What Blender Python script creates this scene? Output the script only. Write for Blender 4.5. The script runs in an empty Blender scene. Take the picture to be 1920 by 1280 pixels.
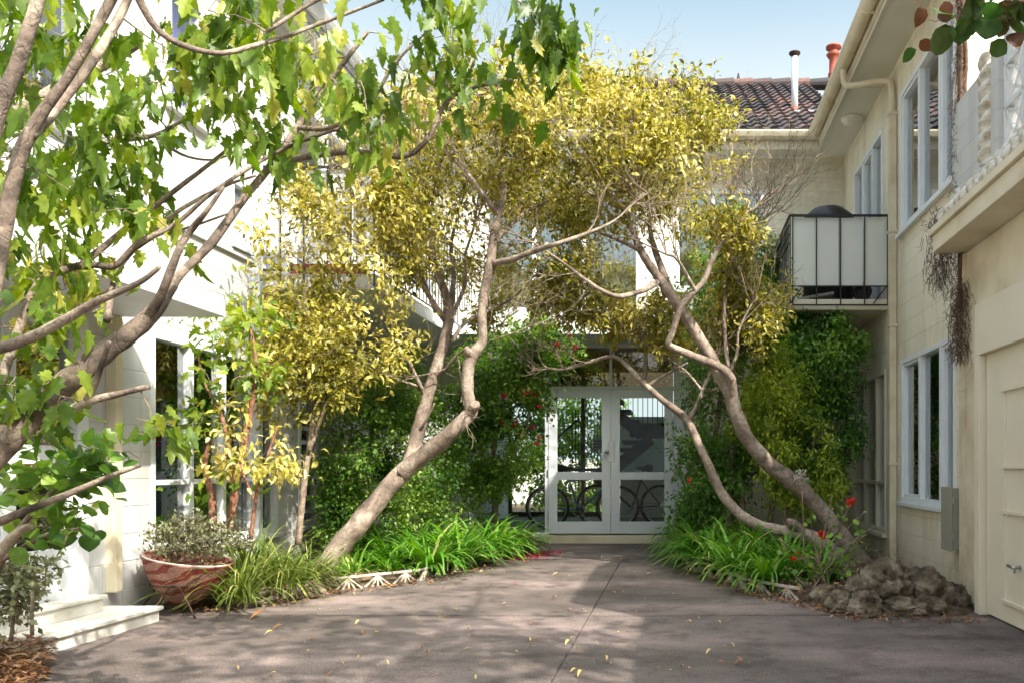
import bpy, math, random
import numpy as np
from mathutils import Vector, noise, Matrix
R = math.radians
rnd = random.Random(7)
rng = np.random.default_rng(7)
S = bpy.context.scene
COL = S.collection

# ---------------------------------------------------------------- camera, world, sun
F = 1500.0; CX = 1265.0; CY = 875.0; H = 1.08
cam_d = bpy.data.cameras.new("Camera"); cam = bpy.data.objects.new("Camera", cam_d); COL.objects.link(cam)
cam.location = (0, 0, H); cam.rotation_euler = (R(90), 0, 0)
cam_d.sensor_width = 36; cam_d.lens = 36 * F / 1920
cam_d.shift_x = -(CX - 960) / 1920; cam_d.shift_y = (CY - 640) / 1920
cam_d.clip_start = 0.05; cam_d.clip_end = 2000
S.camera = cam
SUN_EL = R(43); SUN_DIR = Vector((0.70, -0.71, 0)).normalized()      # horizontal direction towards the sun
w = bpy.data.worlds.new("World"); S.world = w; w.use_nodes = True
nt = w.node_tree; bg = nt.nodes['Background']
sky = nt.nodes.new('ShaderNodeTexSky'); sky.sky_type = 'NISHITA'; sky.sun_disc = False
sky.sun_elevation = SUN_EL; sky.sun_rotation = math.atan2(SUN_DIR.x, SUN_DIR.y)
sky.air_density = 1.0; sky.dust_density = 6.0; sky.ozone_density = 0.6
hs_ = nt.nodes.new('ShaderNodeHueSaturation'); hs_.inputs['Saturation'].default_value = .62
nt.links.new(sky.outputs[0], hs_.inputs['Color'])
tc_ = nt.nodes.new('ShaderNodeTexCoord'); sp_ = nt.nodes.new('ShaderNodeSeparateXYZ'); nt.links.new(tc_.outputs['Generated'], sp_.inputs[0])
def mrange(a, b, c, d):
    q = nt.nodes.new('ShaderNodeMapRange'); q.interpolation_type = 'SMOOTHSTEP'
    for i_, v_ in enumerate((a, b, c, d)): q.inputs[i_ + 1].default_value = v_
    nt.links.new(sp_.outputs['Z'], q.inputs[0]); return q
mg_ = nt.nodes.new('ShaderNodeMix'); mg_.data_type = 'RGBA'; mg_.inputs['A'].default_value = (1.52, 1.56, 1.60, 1); mg_.inputs['B'].default_value = (.72, 1.00, 1.30, 1)   # pale haze low, blue higher
nt.links.new(mrange(.38, .56, 0, 1).outputs[0], mg_.inputs['Factor'])
mw_ = nt.nodes.new('ShaderNodeMix'); mw_.data_type = 'RGBA'
nt.links.new(mrange(.54, .72, 0, 1).outputs[0], mw_.inputs['Factor']); nt.links.new(mg_.outputs['Result'], mw_.inputs['A']); nt.links.new(hs_.outputs[0], mw_.inputs['B'])
mt_ = nt.nodes.new('ShaderNodeMix'); mt_.data_type = 'RGBA'; mt_.blend_type = 'MULTIPLY'; mt_.inputs['Factor'].default_value = 1; mt_.inputs['B'].default_value = (.93, 1.02, 1.02, 1)
nt.links.new(mw_.outputs['Result'], mt_.inputs['A']); nt.links.new(mt_.outputs['Result'], bg.inputs[0]); bg.inputs[1].default_value = 0.15
sun_d = bpy.data.lights.new("Sun", 'SUN'); sun = bpy.data.objects.new("Sun", sun_d); COL.objects.link(sun)
sun_d.energy = 2.05; sun_d.angle = R(0.6); sun_d.color = (1.0, 0.93, 0.82)
sv = Vector((SUN_DIR.x * math.cos(SUN_EL), SUN_DIR.y * math.cos(SUN_EL), math.sin(SUN_EL)))
sun.rotation_euler = sv.to_track_quat('Z', 'Y').to_euler()
S.view_settings.view_transform = 'Standard'; S.view_settings.look = 'None'
S.view_settings.exposure = 2.12; S.view_settings.gamma = 1
S.cycles.max_bounces = 8; S.cycles.diffuse_bounces = 4; S.cycles.glossy_bounces = 3
S.cycles.transparent_max_bounces = 16; S.cycles.transmission_bounces = 4
S.cycles.sample_clamp_indirect = 6

def P(px, py, d): return Vector(((px - CX) * d / F, d, H + (CY - py) * d / F))

# ---------------------------------------------------------------- materials
def newmat(name):
    m = bpy.data.materials.new(name); m.use_nodes = True
    n = m.node_tree; b = n.nodes['Principled BSDF']; return m, n, b
def N(n, t, **kw):
    x = n.nodes.new(t)
    for k, v in kw.items(): setattr(x, k, v)
    return x
def ramp(n, stops):
    r = N(n, 'ShaderNodeValToRGB'); e = r.color_ramp.elements
    while len(e) < len(stops): e.new(0.5)
    for i, (p, c) in enumerate(stops): e[i].position = p; e[i].color = (*c, 1)
    return r
def rough_mat(name, c1, c2, rough=.7, scale=6, bump=.2, bscale=60, metal=0, spec=.3, c3=None, bdist=.01):
    m, n, b = newmat(name); L = n.links.new
    tc = N(n, 'ShaderNodeTexCoord'); no = N(n, 'ShaderNodeTexNoise'); no.inputs['Scale'].default_value = scale
    no.inputs['Detail'].default_value = 6; L(tc.outputs['Object'], no.inputs['Vector'])
    st = [(.3, c1), (.7, c2)] if c3 is None else [(.3, c1), (.52, c2), (.72, c3)]
    r = ramp(n, st); L(no.outputs['Fac'], r.inputs[0]); L(r.outputs[0], b.inputs['Base Color'])
    n2 = N(n, 'ShaderNodeTexNoise'); n2.inputs['Scale'].default_value = bscale; n2.inputs['Detail'].default_value = 4
    L(tc.outputs['Object'], n2.inputs['Vector'])
    bp = N(n, 'ShaderNodeBump'); bp.inputs['Strength'].default_value = bump; bp.inputs['Distance'].default_value = bdist
    L(n2.outputs['Fac'], bp.inputs['Height']); L(bp.outputs[0], b.inputs['Normal'])
    b.inputs['Roughness'].default_value = rough; b.inputs['Metallic'].default_value = metal
    b.inputs['Specular IOR Level'].default_value = spec
    return m
def block_mat(name, axis, c1, c2, dirt=(.30, .24, .15), bw=.40, bh=.20, bump=.5, dirt_amt=.5):
    m, n, b = newmat(name); L = n.links.new
    g = N(n, 'ShaderNodeNewGeometry'); sp = N(n, 'ShaderNodeSeparateXYZ'); L(g.outputs['Position'], sp.inputs[0])
    cb = N(n, 'ShaderNodeCombineXYZ'); L(sp.outputs[axis], cb.inputs[0]); L(sp.outputs['Z'], cb.inputs[1])
    # wobble
    nw = N(n, 'ShaderNodeTexNoise'); nw.inputs['Scale'].default_value = 5; L(g.outputs['Position'], nw.inputs['Vector'])
    va = N(n, 'ShaderNodeVectorMath', operation='MULTIPLY_ADD'); va.inputs[1].default_value = (.015, .015, 0)
    L(nw.outputs['Color'], va.inputs[0]); L(cb.outputs[0], va.inputs[2])
    br = N(n, 'ShaderNodeTexBrick'); br.inputs['Scale'].default_value = 1
    br.inputs['Brick Width'].default_value = bw; br.inputs['Row Height'].default_value = bh
    br.inputs['Mortar Size'].default_value = .006; br.inputs['Mortar Smooth'].default_value = .6
    br.inputs['Color1'].default_value = (*c1, 1); br.inputs['Color2'].default_value = (*c2, 1)
    br.inputs['Mortar'].default_value = (c1[0] * .9, c1[1] * .88, c1[2] * .84, 1)
    L(va.outputs[0], br.inputs['Vector'])
    n1 = N(n, 'ShaderNodeTexNoise'); n1.inputs['Scale'].default_value = 1.6; n1.inputs['Detail'].default_value = 8; n1.inputs['Roughness'].default_value = .65
    mp = N(n, 'ShaderNodeMapping'); mp.inputs['Scale'].default_value = (2, 2, .5); L(g.outputs['Position'], mp.inputs[0]); L(mp.outputs[0], n1.inputs['Vector'])
    rr = ramp(n, [(.46, (0, 0, 0)), (.75, (dirt_amt,) * 3)]); L(n1.outputs['Fac'], rr.inputs[0])
    # more dirt close to the ground
    mr = N(n, 'ShaderNodeMapRange'); mr.inputs[1].default_value = .45; mr.inputs[2].default_value = 0.0; mr.inputs[3].default_value = 0; mr.inputs[4].default_value = .5
    L(sp.outputs['Z'], mr.inputs[0])
    n3 = N(n, 'ShaderNodeTexNoise'); n3.inputs['Scale'].default_value = 9; n3.inputs['Detail'].default_value = 5; L(g.outputs['Position'], n3.inputs['Vector'])
    mu = N(n, 'ShaderNodeMath', operation='MULTIPLY'); L(mr.outputs[0], mu.inputs[0]); L(n3.outputs['Fac'], mu.inputs[1])
    ad = N(n, 'ShaderNodeMath', operation='ADD', use_clamp=True); L(rr.outputs[0], ad.inputs[0]); L(mu.outputs[0], ad.inputs[1])
    mx = N(n, 'ShaderNodeMix', data_type='RGBA'); L(ad.outputs[0], mx.inputs['Factor']); L(br.outputs['Color'], mx.inputs['A'])
    mx.inputs['B'].default_value = (*dirt, 1); L(mx.outputs['Result'], b.inputs['Base Color'])
    n2 = N(n, 'ShaderNodeTexNoise'); n2.inputs['Scale'].default_value = 45; n2.inputs['Detail'].default_value = 5; L(g.outputs['Position'], n2.inputs['Vector'])
    ma = N(n, 'ShaderNodeMath', operation='MULTIPLY_ADD'); ma.inputs[1].default_value = -1.0
    L(br.outputs['Fac'], ma.inputs[0])
    mb_ = N(n, 'ShaderNodeMath', operation='MULTIPLY'); mb_.inputs[1].default_value = .35; L(n2.outputs['Fac'], mb_.inputs[0]); L(mb_.outputs[0], ma.inputs[2])
    bp = N(n, 'ShaderNodeBump'); bp.inputs['Strength'].default_value = bump; bp.inputs['Distance'].default_value = .008
    L(ma.outputs[0], bp.inputs['Height']); L(bp.outputs[0], b.inputs['Normal'])
    b.inputs['Roughness'].default_value = .75
    return m
def leaf_mat(name, stops, trans=.4, gloss=.35, rough=.45):
    m, n, b = newmat(name); L = n.links.new
    at = N(n, 'ShaderNodeAttribute'); at.attribute_name = 'tint'
    r0 = ramp(n, stops); L(at.outputs['Fac'], r0.inputs[0])
    tc = N(n, 'ShaderNodeTexCoord'); nz_ = N(n, 'ShaderNodeTexNoise'); nz_.inputs['Scale'].default_value = 38; nz_.inputs['Detail'].default_value = 3; L(tc.outputs['Object'], nz_.inputs['Vector'])
    rz = ramp(n, [(.3, (.72, .74, .7)), (.65, (1.12, 1.1, 1.1))]); L(nz_.outputs['Fac'], rz.inputs[0])
    r = N(n, 'ShaderNodeMix', data_type='RGBA', blend_type='MULTIPLY'); r.inputs['Factor'].default_value = 1; L(r0.outputs[0], r.inputs['A']); L(rz.outputs[0], r.inputs['B'])
    L(r.outputs['Result'], b.inputs['Base Color'])
    b.inputs['Roughness'].default_value = rough; b.inputs['Specular IOR Level'].default_value = gloss
    t = N(n, 'ShaderNodeBsdfTranslucent')
    hs = N(n, 'ShaderNodeHueSaturation'); hs.inputs['Saturation'].default_value = 1.15; hs.inputs['Value'].default_value = 1.5
    L(r.outputs['Result'], hs.inputs['Color']); L(hs.outputs[0], t.inputs[0])
    mx = N(n, 'ShaderNodeMixShader'); mx.inputs[0].default_value = trans
    L(b.outputs[0], mx.inputs[1]); L(t.outputs[0], mx.inputs[2]); L(mx.outputs[0], n.nodes['Material Output'].inputs[0])
    return m
def tint_mat(name, stops, rough=.7, bump=.3, bscale=40):
    m, n, b = newmat(name); L = n.links.new
    at = N(n, 'ShaderNodeAttribute'); at.attribute_name = 'tint'
    tc = N(n, 'ShaderNodeTexCoord')
    n2 = N(n, 'ShaderNodeTexNoise'); n2.inputs['Scale'].default_value = bscale; n2.inputs['Detail'].default_value = 5; L(tc.outputs['Object'], n2.inputs['Vector'])
    ma = N(n, 'ShaderNodeMath', operation='MULTIPLY_ADD'); ma.inputs[1].default_value = .5; L(n2.outputs['Fac'], ma.inputs[0])
    sb = N(n, 'ShaderNodeMath', operation='SUBTRACT'); sb.inputs[1].default_value = .25; L(at.outputs['Fac'], sb.inputs[0]); L(sb.outputs[0], ma.inputs[2])
    r = ramp(n, stops); L(ma.outputs[0], r.inputs[0]); L(r.outputs[0], b.inputs['Base Color'])
    bp = N(n, 'ShaderNodeBump'); bp.inputs['Strength'].default_value = bump; bp.inputs['Distance'].default_value = .01
    L(n2.outputs['Fac'], bp.inputs['Height']); L(bp.outputs[0], b.inputs['Normal']); b.inputs['Roughness'].default_value = rough
    return m
def glass_mat(name, tintc=(.9, .95, .95), refl=(.9, .93, .95), base=.10, k=1.4):
    m, n, b = newmat(name); L = n.links.new; n.nodes.remove(b)
    tr = N(n, 'ShaderNodeBsdfTransparent'); tr.inputs[0].default_value = (*tintc, 1)
    gl = N(n, 'ShaderNodeBsdfGlossy'); gl.inputs[0].default_value = (*refl, 1); gl.inputs['Roughness'].default_value = .02
    fr = N(n, 'ShaderNodeFresnel'); fr.inputs[0].default_value = 1.5
    ad = N(n, 'ShaderNodeMath', operation='MULTIPLY_ADD', use_clamp=True); ad.inputs[1].default_value = k; ad.inputs[2].default_value = base
    L(fr.outputs[0], ad.inputs[0])
    mx = N(n, 'ShaderNodeMixShader'); L(ad.outputs[0], mx.inputs[0]); L(tr.outputs[0], mx.inputs[1]); L(gl.outputs[0], mx.inputs[2])
    L(mx.outputs[0], n.nodes['Material Output'].inputs[0]); return m
def bark_mat(name, c1, c2, c3, scale=7, bump=.6):
    m, n, b = newmat(name); L = n.links.new
    tc = N(n, 'ShaderNodeTexCoord'); no = N(n, 'ShaderNodeTexNoise'); no.inputs['Scale'].default_value = scale; no.inputs['Detail'].default_value = 8
    no.inputs['Distortion'].default_value = .8
    L(tc.outputs['Object'], no.inputs['Vector'])
    r = ramp(n, [(.3, c1), (.5, c2), (.68, c3)]); L(no.outputs['Fac'], r.inputs[0])
    # streaks
    w_ = N(n, 'ShaderNodeTexNoise'); w_.inputs['Scale'].default_value = 30; w_.inputs['Detail'].default_value = 6; w_.inputs['Roughness'].default_value = .7
    L(tc.outputs['Object'], w_.inputs['Vector'])
    r2 = ramp(n, [(.35, (.45, .45, .45)), (.6, (1, 1, 1))]); L(w_.outputs['Fac'], r2.inputs[0])
    mx = N(n, 'ShaderNodeMix', data_type='RGBA', blend_type='MULTIPLY'); mx.inputs['Factor'].default_value = .8
    L(r.outputs[0], mx.inputs['A']); L(r2.outputs[0], mx.inputs['B'])
    mpv = N(n, 'ShaderNodeMapping'); mpv.inputs['Scale'].default_value = (1, 1, .45)
    wd = N(n, 'ShaderNodeVectorMath', operation='MULTIPLY_ADD'); wd.inputs[1].default_value = (.12, .12, .12); L(no.outputs['Color'], wd.inputs[0]); L(tc.outputs['Object'], wd.inputs[2]); L(wd.outputs[0], mpv.inputs[0])
    vo = N(n, 'ShaderNodeTexVoronoi', feature='DISTANCE_TO_EDGE'); vo.inputs['Scale'].default_value = 11; L(mpv.outputs[0], vo.inputs['Vector'])
    rv = ramp(n, [(.0, (.32, .28, .26)), (.035, (1, 1, 1))]); L(vo.outputs['Distance'], rv.inputs[0])
    m3 = N(n, 'ShaderNodeMix', data_type='RGBA', blend_type='MULTIPLY'); m3.inputs['Factor'].default_value = .35
    L(mx.outputs['Result'], m3.inputs['A']); L(rv.outputs[0], m3.inputs['B']); L(m3.outputs['Result'], b.inputs['Base Color'])
    hh = N(n, 'ShaderNodeMath', operation='MULTIPLY_ADD'); hh.inputs[1].default_value = .25; L(rv.outputs[0], hh.inputs[0]); L(w_.outputs['Fac'], hh.inputs[2])
    bp = N(n, 'ShaderNodeBump'); bp.inputs['Strength'].default_value = bump; bp.inputs['Distance'].default_value = .015
    L(hh.outputs[0], bp.inputs['Height']); L(bp.outputs[0], b.inputs['Normal']); b.inputs['Roughness'].default_value = .85
    return m

M = {}
CR = (.74, .68, .54); CR2 = (.78, .72, .59)
M['block_side'] = block_mat('cream_block_side', 'Y', CR, CR2)
M['block_front'] = block_mat('cream_block_front', 'X', CR, CR2)
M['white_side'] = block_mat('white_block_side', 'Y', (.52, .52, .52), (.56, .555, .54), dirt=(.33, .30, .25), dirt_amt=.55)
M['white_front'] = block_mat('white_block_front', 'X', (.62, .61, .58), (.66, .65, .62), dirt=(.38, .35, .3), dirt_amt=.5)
M['cream_render'] = rough_mat('cream_render', (.52, .44, .31), (.70, .62, .47), .7, 2.2, .35, 30, c3=(.76, .69, .55))
M['cream_paint'] = rough_mat('cream_paint', (.70, .63, .49), (.75, .685, .55), .5, 3, .12, 40)
M['soffit'] = rough_mat('soffit_paint', (.62, .59, .50), (.68, .65, .56), .8, 1.5, .05, 30)
M['gutter'] = rough_mat('gutter_paint', (.50, .41, .27), (.64, .56, .41), .45, 4, .1, 30, c3=(.70, .63, .48))
M['white'] = rough_mat('white_paint', (.62, .63, .64), (.68, .69, .70), .45, 5, .08, 40)
M['door_white'] = rough_mat('door_paint', (.62, .66, .70), (.68, .71, .74), .45, 5, .08, 40)
M['blue_white'] = rough_mat('window_paint', (.68, .71, .75), (.73, .755, .78), .45, 5, .08, 40)
M['panel'] = rough_mat('fibro_panel', (.66, .68, .64), (.72, .73, .69), .6, 2, .06, 20)
M['black'] = rough_mat('black_metal', (.012, .012, .013), (.03, .028, .027), .45, 20, .1, 80, spec=.4)
M['rust'] = rough_mat('rusty_rod', (.03, .018, .014), (.09, .045, .03), .7, 30, .3, 80)
M['steel'] = rough_mat('steel', (.35, .35, .34), (.5, .5, .5), .3, 10, .05, 60, metal=.9)
M['galv'] = rough_mat('pale_flue', (.55, .58, .62), (.68, .70, .73), .4, 5, .1, 30, metal=.2)
M['redpipe'] = rough_mat('red_terracotta_pipe', (.28, .06, .04), (.40, .10, .06), .6, 5, .2, 40)
M['drive'] = None
M['glass'] = glass_mat('window_glass', base=.24)
M['glass_dark'] = glass_mat('bronze_glass', (.42, .36, .28), (.9, .82, .7), base=.14)
M['glass_door'] = glass_mat('door_glass', (.92, .95, .94), base=.0, k=.3)
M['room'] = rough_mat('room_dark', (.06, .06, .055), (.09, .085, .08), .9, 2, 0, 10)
M['curtain'] = rough_mat('curtain_cloth', (.50, .47, .38), (.60, .57, .47), .9, 2, .1, 40)
M['purple'] = rough_mat('purple_curtain', (.34, .26, .86), (.42, .34, .92), .9, 3, .1, 40)
M['soil'] = rough_mat('garden_soil', (.045, .03, .02), (.12, .08, .05), .95, 9, 1.0, 60, c3=(.2, .14, .09), bdist=.03)
M['rock'] = rough_mat('mossy_rock', (.03, .022, .014), (.13, .10, .068), .95, 9, 1.0, 26, c3=(.30, .25, .18), bdist=.03)
M['step'] = rough_mat('step_render', (.50, .46, .38), (.70, .67, .60), .8, 5, .35, 50, c3=(.78, .76, .70))
M['edge'] = rough_mat('edging_tile', (.22, .17, .12), (.46, .41, .34), .85, 9, .4, 50, c3=(.68, .65, .60))
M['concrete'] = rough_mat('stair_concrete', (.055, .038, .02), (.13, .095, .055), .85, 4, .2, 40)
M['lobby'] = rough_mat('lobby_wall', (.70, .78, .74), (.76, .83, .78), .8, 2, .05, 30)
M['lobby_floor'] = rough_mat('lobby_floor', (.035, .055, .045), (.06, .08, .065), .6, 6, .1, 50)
M['meter'] = rough_mat('meter_box_paint', (.29, .27, .22), (.34, .32, .265), .55, 4, .06, 60)
M['rope'] = rough_mat('rough_moulding', (.38, .32, .23), (.66, .62, .54), .9, 14, 1.0, 45, c3=(.76, .73, .66), bdist=.02)
M['redband'] = rough_mat('red_board', (.20, .035, .03), (.28, .055, .045), .7, 5, .1, 40)
M['grey_soft'] = rough_mat('grey_unit', (.22, .21, .2), (.32, .31, .29), .6, 5, .1, 40)
M['tile'] = tint_mat('roof_tile', [(.1, (.018, .017, .02)), (.4, (.05, .04, .042)), (.7, (.10, .062, .055)), (1.0, (.26, .125, .09))], .8, .5, 30)
M['bark'] = bark_mat('smooth_grey_bark', (.12, .085, .066), (.29, .22, .17), (.50, .41, .33), 5)
M['bark2'] = bark_mat('brown_bark', (.11, .075, .055), (.26, .175, .13), (.38, .28, .21), 6, .9)
M['bark3'] = bark_mat('flaky_bark', (.08, .06, .046), (.26, .195, .15), (.56, .46, .35), 4.5, .9)
M['twig'] = bark_mat('twig_bark', (.12, .085, .06), (.28, .21, .15), (.44, .35, .26), 12, .3)
M['redstem'] = bark_mat('reddish_stem', (.14, .06, .035), (.28, .12, .07), (.38, .2, .12), 12, .3)
M['dry'] = rough_mat('dry_tendril', (.06, .035, .025), (.17, .11, .08), .95, 20, .3, 80)
M['lf_yellow'] = leaf_mat('yellow_leaf', [(0, (.10, .11, .02)), (.3, (.25, .225, .035)), (.62, (.47, .41, .085)), (1, (.78, .70, .32))], .38)  # palest stop puts sunlit leaf highlights into the colour
M['lf_lobed'] = leaf_mat('lobed_leaf', [(0, (.05, .10, .014)), (.5, (.14, .225, .03)), (.9, (.30, .37, .05)), (1, (.45, .42, .09))], .5, .45, .4)
M['lf_dark'] = leaf_mat('dark_green_leaf', [(0, (.055, .14, .03)), (.6, (.15, .31, .055)), (1, (.30, .48, .09))], .42, .5, .35)
M['lf_mid'] = leaf_mat('mid_green_leaf', [(0, (.05, .12, .022)), (.5, (.16, .30, .05)), (1, (.36, .50, .10))], .4, .4, .4)
M['lf_lime'] = leaf_mat('lime_leaf', [(0, (.10, .18, .025)), (.5, (.28, .38, .045)), (1, (.50, .56, .10))], .45)
M['lf_strap'] = leaf_mat('strap_leaf', [(0, (.05, .15, .02)), (.5, (.13, .31, .035)), (.9, (.26, .45, .07)), (1, (.55, .50, .22))], .35, .5, .35)
M['lf_grass'] = leaf_mat('grass_leaf', [(0, (.06, .09, .02)), (.5, (.15, .21, .04)), (.9, (.30, .36, .09)), (1, (.55, .50, .22))], .35)
M['lf_grey'] = leaf_mat('grey_green_leaf', [(0, (.07, .05, .04)), (.5, (.15, .16, .08)), (1, (.30, .31, .17))], .25)
M['lf_litter'] = leaf_mat('dry_litter', [(0, (.11, .05, .025)), (.5, (.28, .13, .06)), (1, (.45, .30, .16))], .15)
M['lf_autumn'] = leaf_mat('turning_leaf', [(0, (.04, .10, .02)), (.7, (.08, .13, .03)), (.93, (.14, .06, .03)), (1, (.18, .07, .04))], .3)
M['fl_red'] = leaf_mat('red_petal', [(0, (.55, .02, .015)), (1, (.8, .06, .03))], .3)
M['fl_pink'] = leaf_mat('crimson_petal', [(0, (.42, .01, .05)), (1, (.7, .04, .12))], .3)
M['lf_fall1'] = leaf_mat('fallen_yellow', [(0, (.50, .36, .07)), (1, (.7, .58, .22))], .2)
M['lf_fall2'] = leaf_mat('fallen_brown', [(0, (.25, .10, .04)), (1, (.36, .18, .08))], .2)
M['tyre'] = rough_mat('tyre_rubber', (.012, .012, .012), (.025, .025, .025), .8, 20, .2, 80)
M['bikeblue'] = rough_mat('blue_frame_paint', (.02, .12, .26), (.03, .18, .36), .3, 4, 0, 30, spec=.5)
M['lens'] = rough_mat('frosted_lens', (.62, .60, .52), (.68, .66, .58), .3, 4, 0, 30, spec=.5)

def drive_mat():
    m, n, b = newmat('driveway_paving'); L = n.links.new
    g = N(n, 'ShaderNodeNewGeometry')
    n1 = N(n, 'ShaderNodeTexNoise'); n1.inputs['Scale'].default_value = .9; n1.inputs['Detail'].default_value = 7; n1.inputs['Roughness'].default_value = .6
    mp = N(n, 'ShaderNodeMapping'); mp.inputs['Scale'].default_value = (.6, 1.4, 1); L(g.outputs['Position'], mp.inputs[0]); L(mp.outputs[0], n1.inputs['Vector'])
    r = ramp(n, [(.30, (.070, .056, .050)), (.48, (.142, .115, .104)), (.66, (.27, .21, .195))]); L(n1.outputs['Fac'], r.inputs[0])
    n2 = N(n, 'ShaderNodeTexNoise'); n2.inputs['Scale'].default_value = 120; n2.inputs['Detail'].default_value = 4; L(g.outputs['Position'], n2.inputs['Vector'])
    r2 = ramp(n, [(.35, (.45, .45, .45)), (.7, (1.5, 1.46, 1.43))]); L(n2.outputs['Fac'], r2.inputs[0])
    mx = N(n, 'ShaderNodeMix', data_type='RGBA', blend_type='MULTIPLY'); mx.inputs['Factor'].default_value = 1
    L(r.outputs[0], mx.inputs['A']); L(r2.outputs[0], mx.inputs['B'])
    # dark stains
    n3 = N(n, 'ShaderNodeTexNoise'); n3.inputs['Scale'].default_value = 3.2; n3.inputs['Detail'].default_value = 9; n3.inputs['Roughness'].default_value = .7; L(g.outputs['Position'], n3.inputs['Vector'])
    r3 = ramp(n, [(.38, (.55, .52, .5)), (.5, (1, 1, 1))]); L(n3.outputs['Fac'], r3.inputs[0])
    m2 = N(n, 'ShaderNodeMix', data_type='RGBA', blend_type='MULTIPLY'); m2.inputs['Factor'].default_value = .8
    L(mx.outputs['Result'], m2.inputs['A']); L(r3.outputs[0], m2.inputs['B']); L(m2.outputs['Result'], b.inputs['Base Color'])
    bp = N(n, 'ShaderNodeBump'); bp.inputs['Strength'].default_value = .6; bp.inputs['Distance'].default_value = .004
    L(n2.outputs['Fac'], bp.inputs['Height']); L(bp.outputs[0], b.inputs['Normal']); b.inputs['Roughness'].default_value = .85
    return m
M['drive'] = drive_mat()
def bowl_mat():
    m, n, b = newmat('red_striped_bowl'); L = n.links.new
    tc = N(n, 'ShaderNodeTexCoord')
    mp = N(n, 'ShaderNodeMapping'); mp.inputs['Rotation'].default_value = (0, R(14), 0); L(tc.outputs['Object'], mp.inputs[0])
    wv = N(n, 'ShaderNodeTexWave', wave_type='BANDS', bands_direction='Z'); wv.inputs['Scale'].default_value = 3.6; wv.inputs['Distortion'].default_value = 5.5
    wv.inputs['Detail'].default_value = 2; wv.inputs['Detail Scale'].default_value = 1.2
    L(mp.outputs[0], wv.inputs['Vector'])
    r = ramp(n, [(.28, (.20, .035, .025)), (.42, (.34, .18, .14))]); L(wv.outputs['Fac'], r.inputs[0])
    n2 = N(n, 'ShaderNodeTexNoise'); n2.inputs['Scale'].default_value = 70; L(tc.outputs['Object'], n2.inputs['Vector'])
    r2 = ramp(n, [(.4, (.7, .65, .62)), (.65, (1.15, 1.15, 1.15))]); L(n2.outputs['Fac'], r2.inputs[0])
    mx = N(n, 'ShaderNodeMix', data_type='RGBA', blend_type='MULTIPLY'); mx.inputs['Factor'].default_value = 1
    L(r.outputs[0], mx.inputs['A']); L(r2.outputs[0], mx.inputs['B']); L(mx.outputs['Result'], b.inputs['Base Color'])
    bp = N(n, 'ShaderNodeBump'); bp.inputs['Strength'].default_value = .5; bp.inputs['Distance'].default_value = .006
    L(n2.outputs['Fac'], bp.inputs['Height']); L(bp.outputs[0], b.inputs['Normal']); b.inputs['Roughness'].default_value = .8
    return m
M['bowl'] = bowl_mat()

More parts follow.
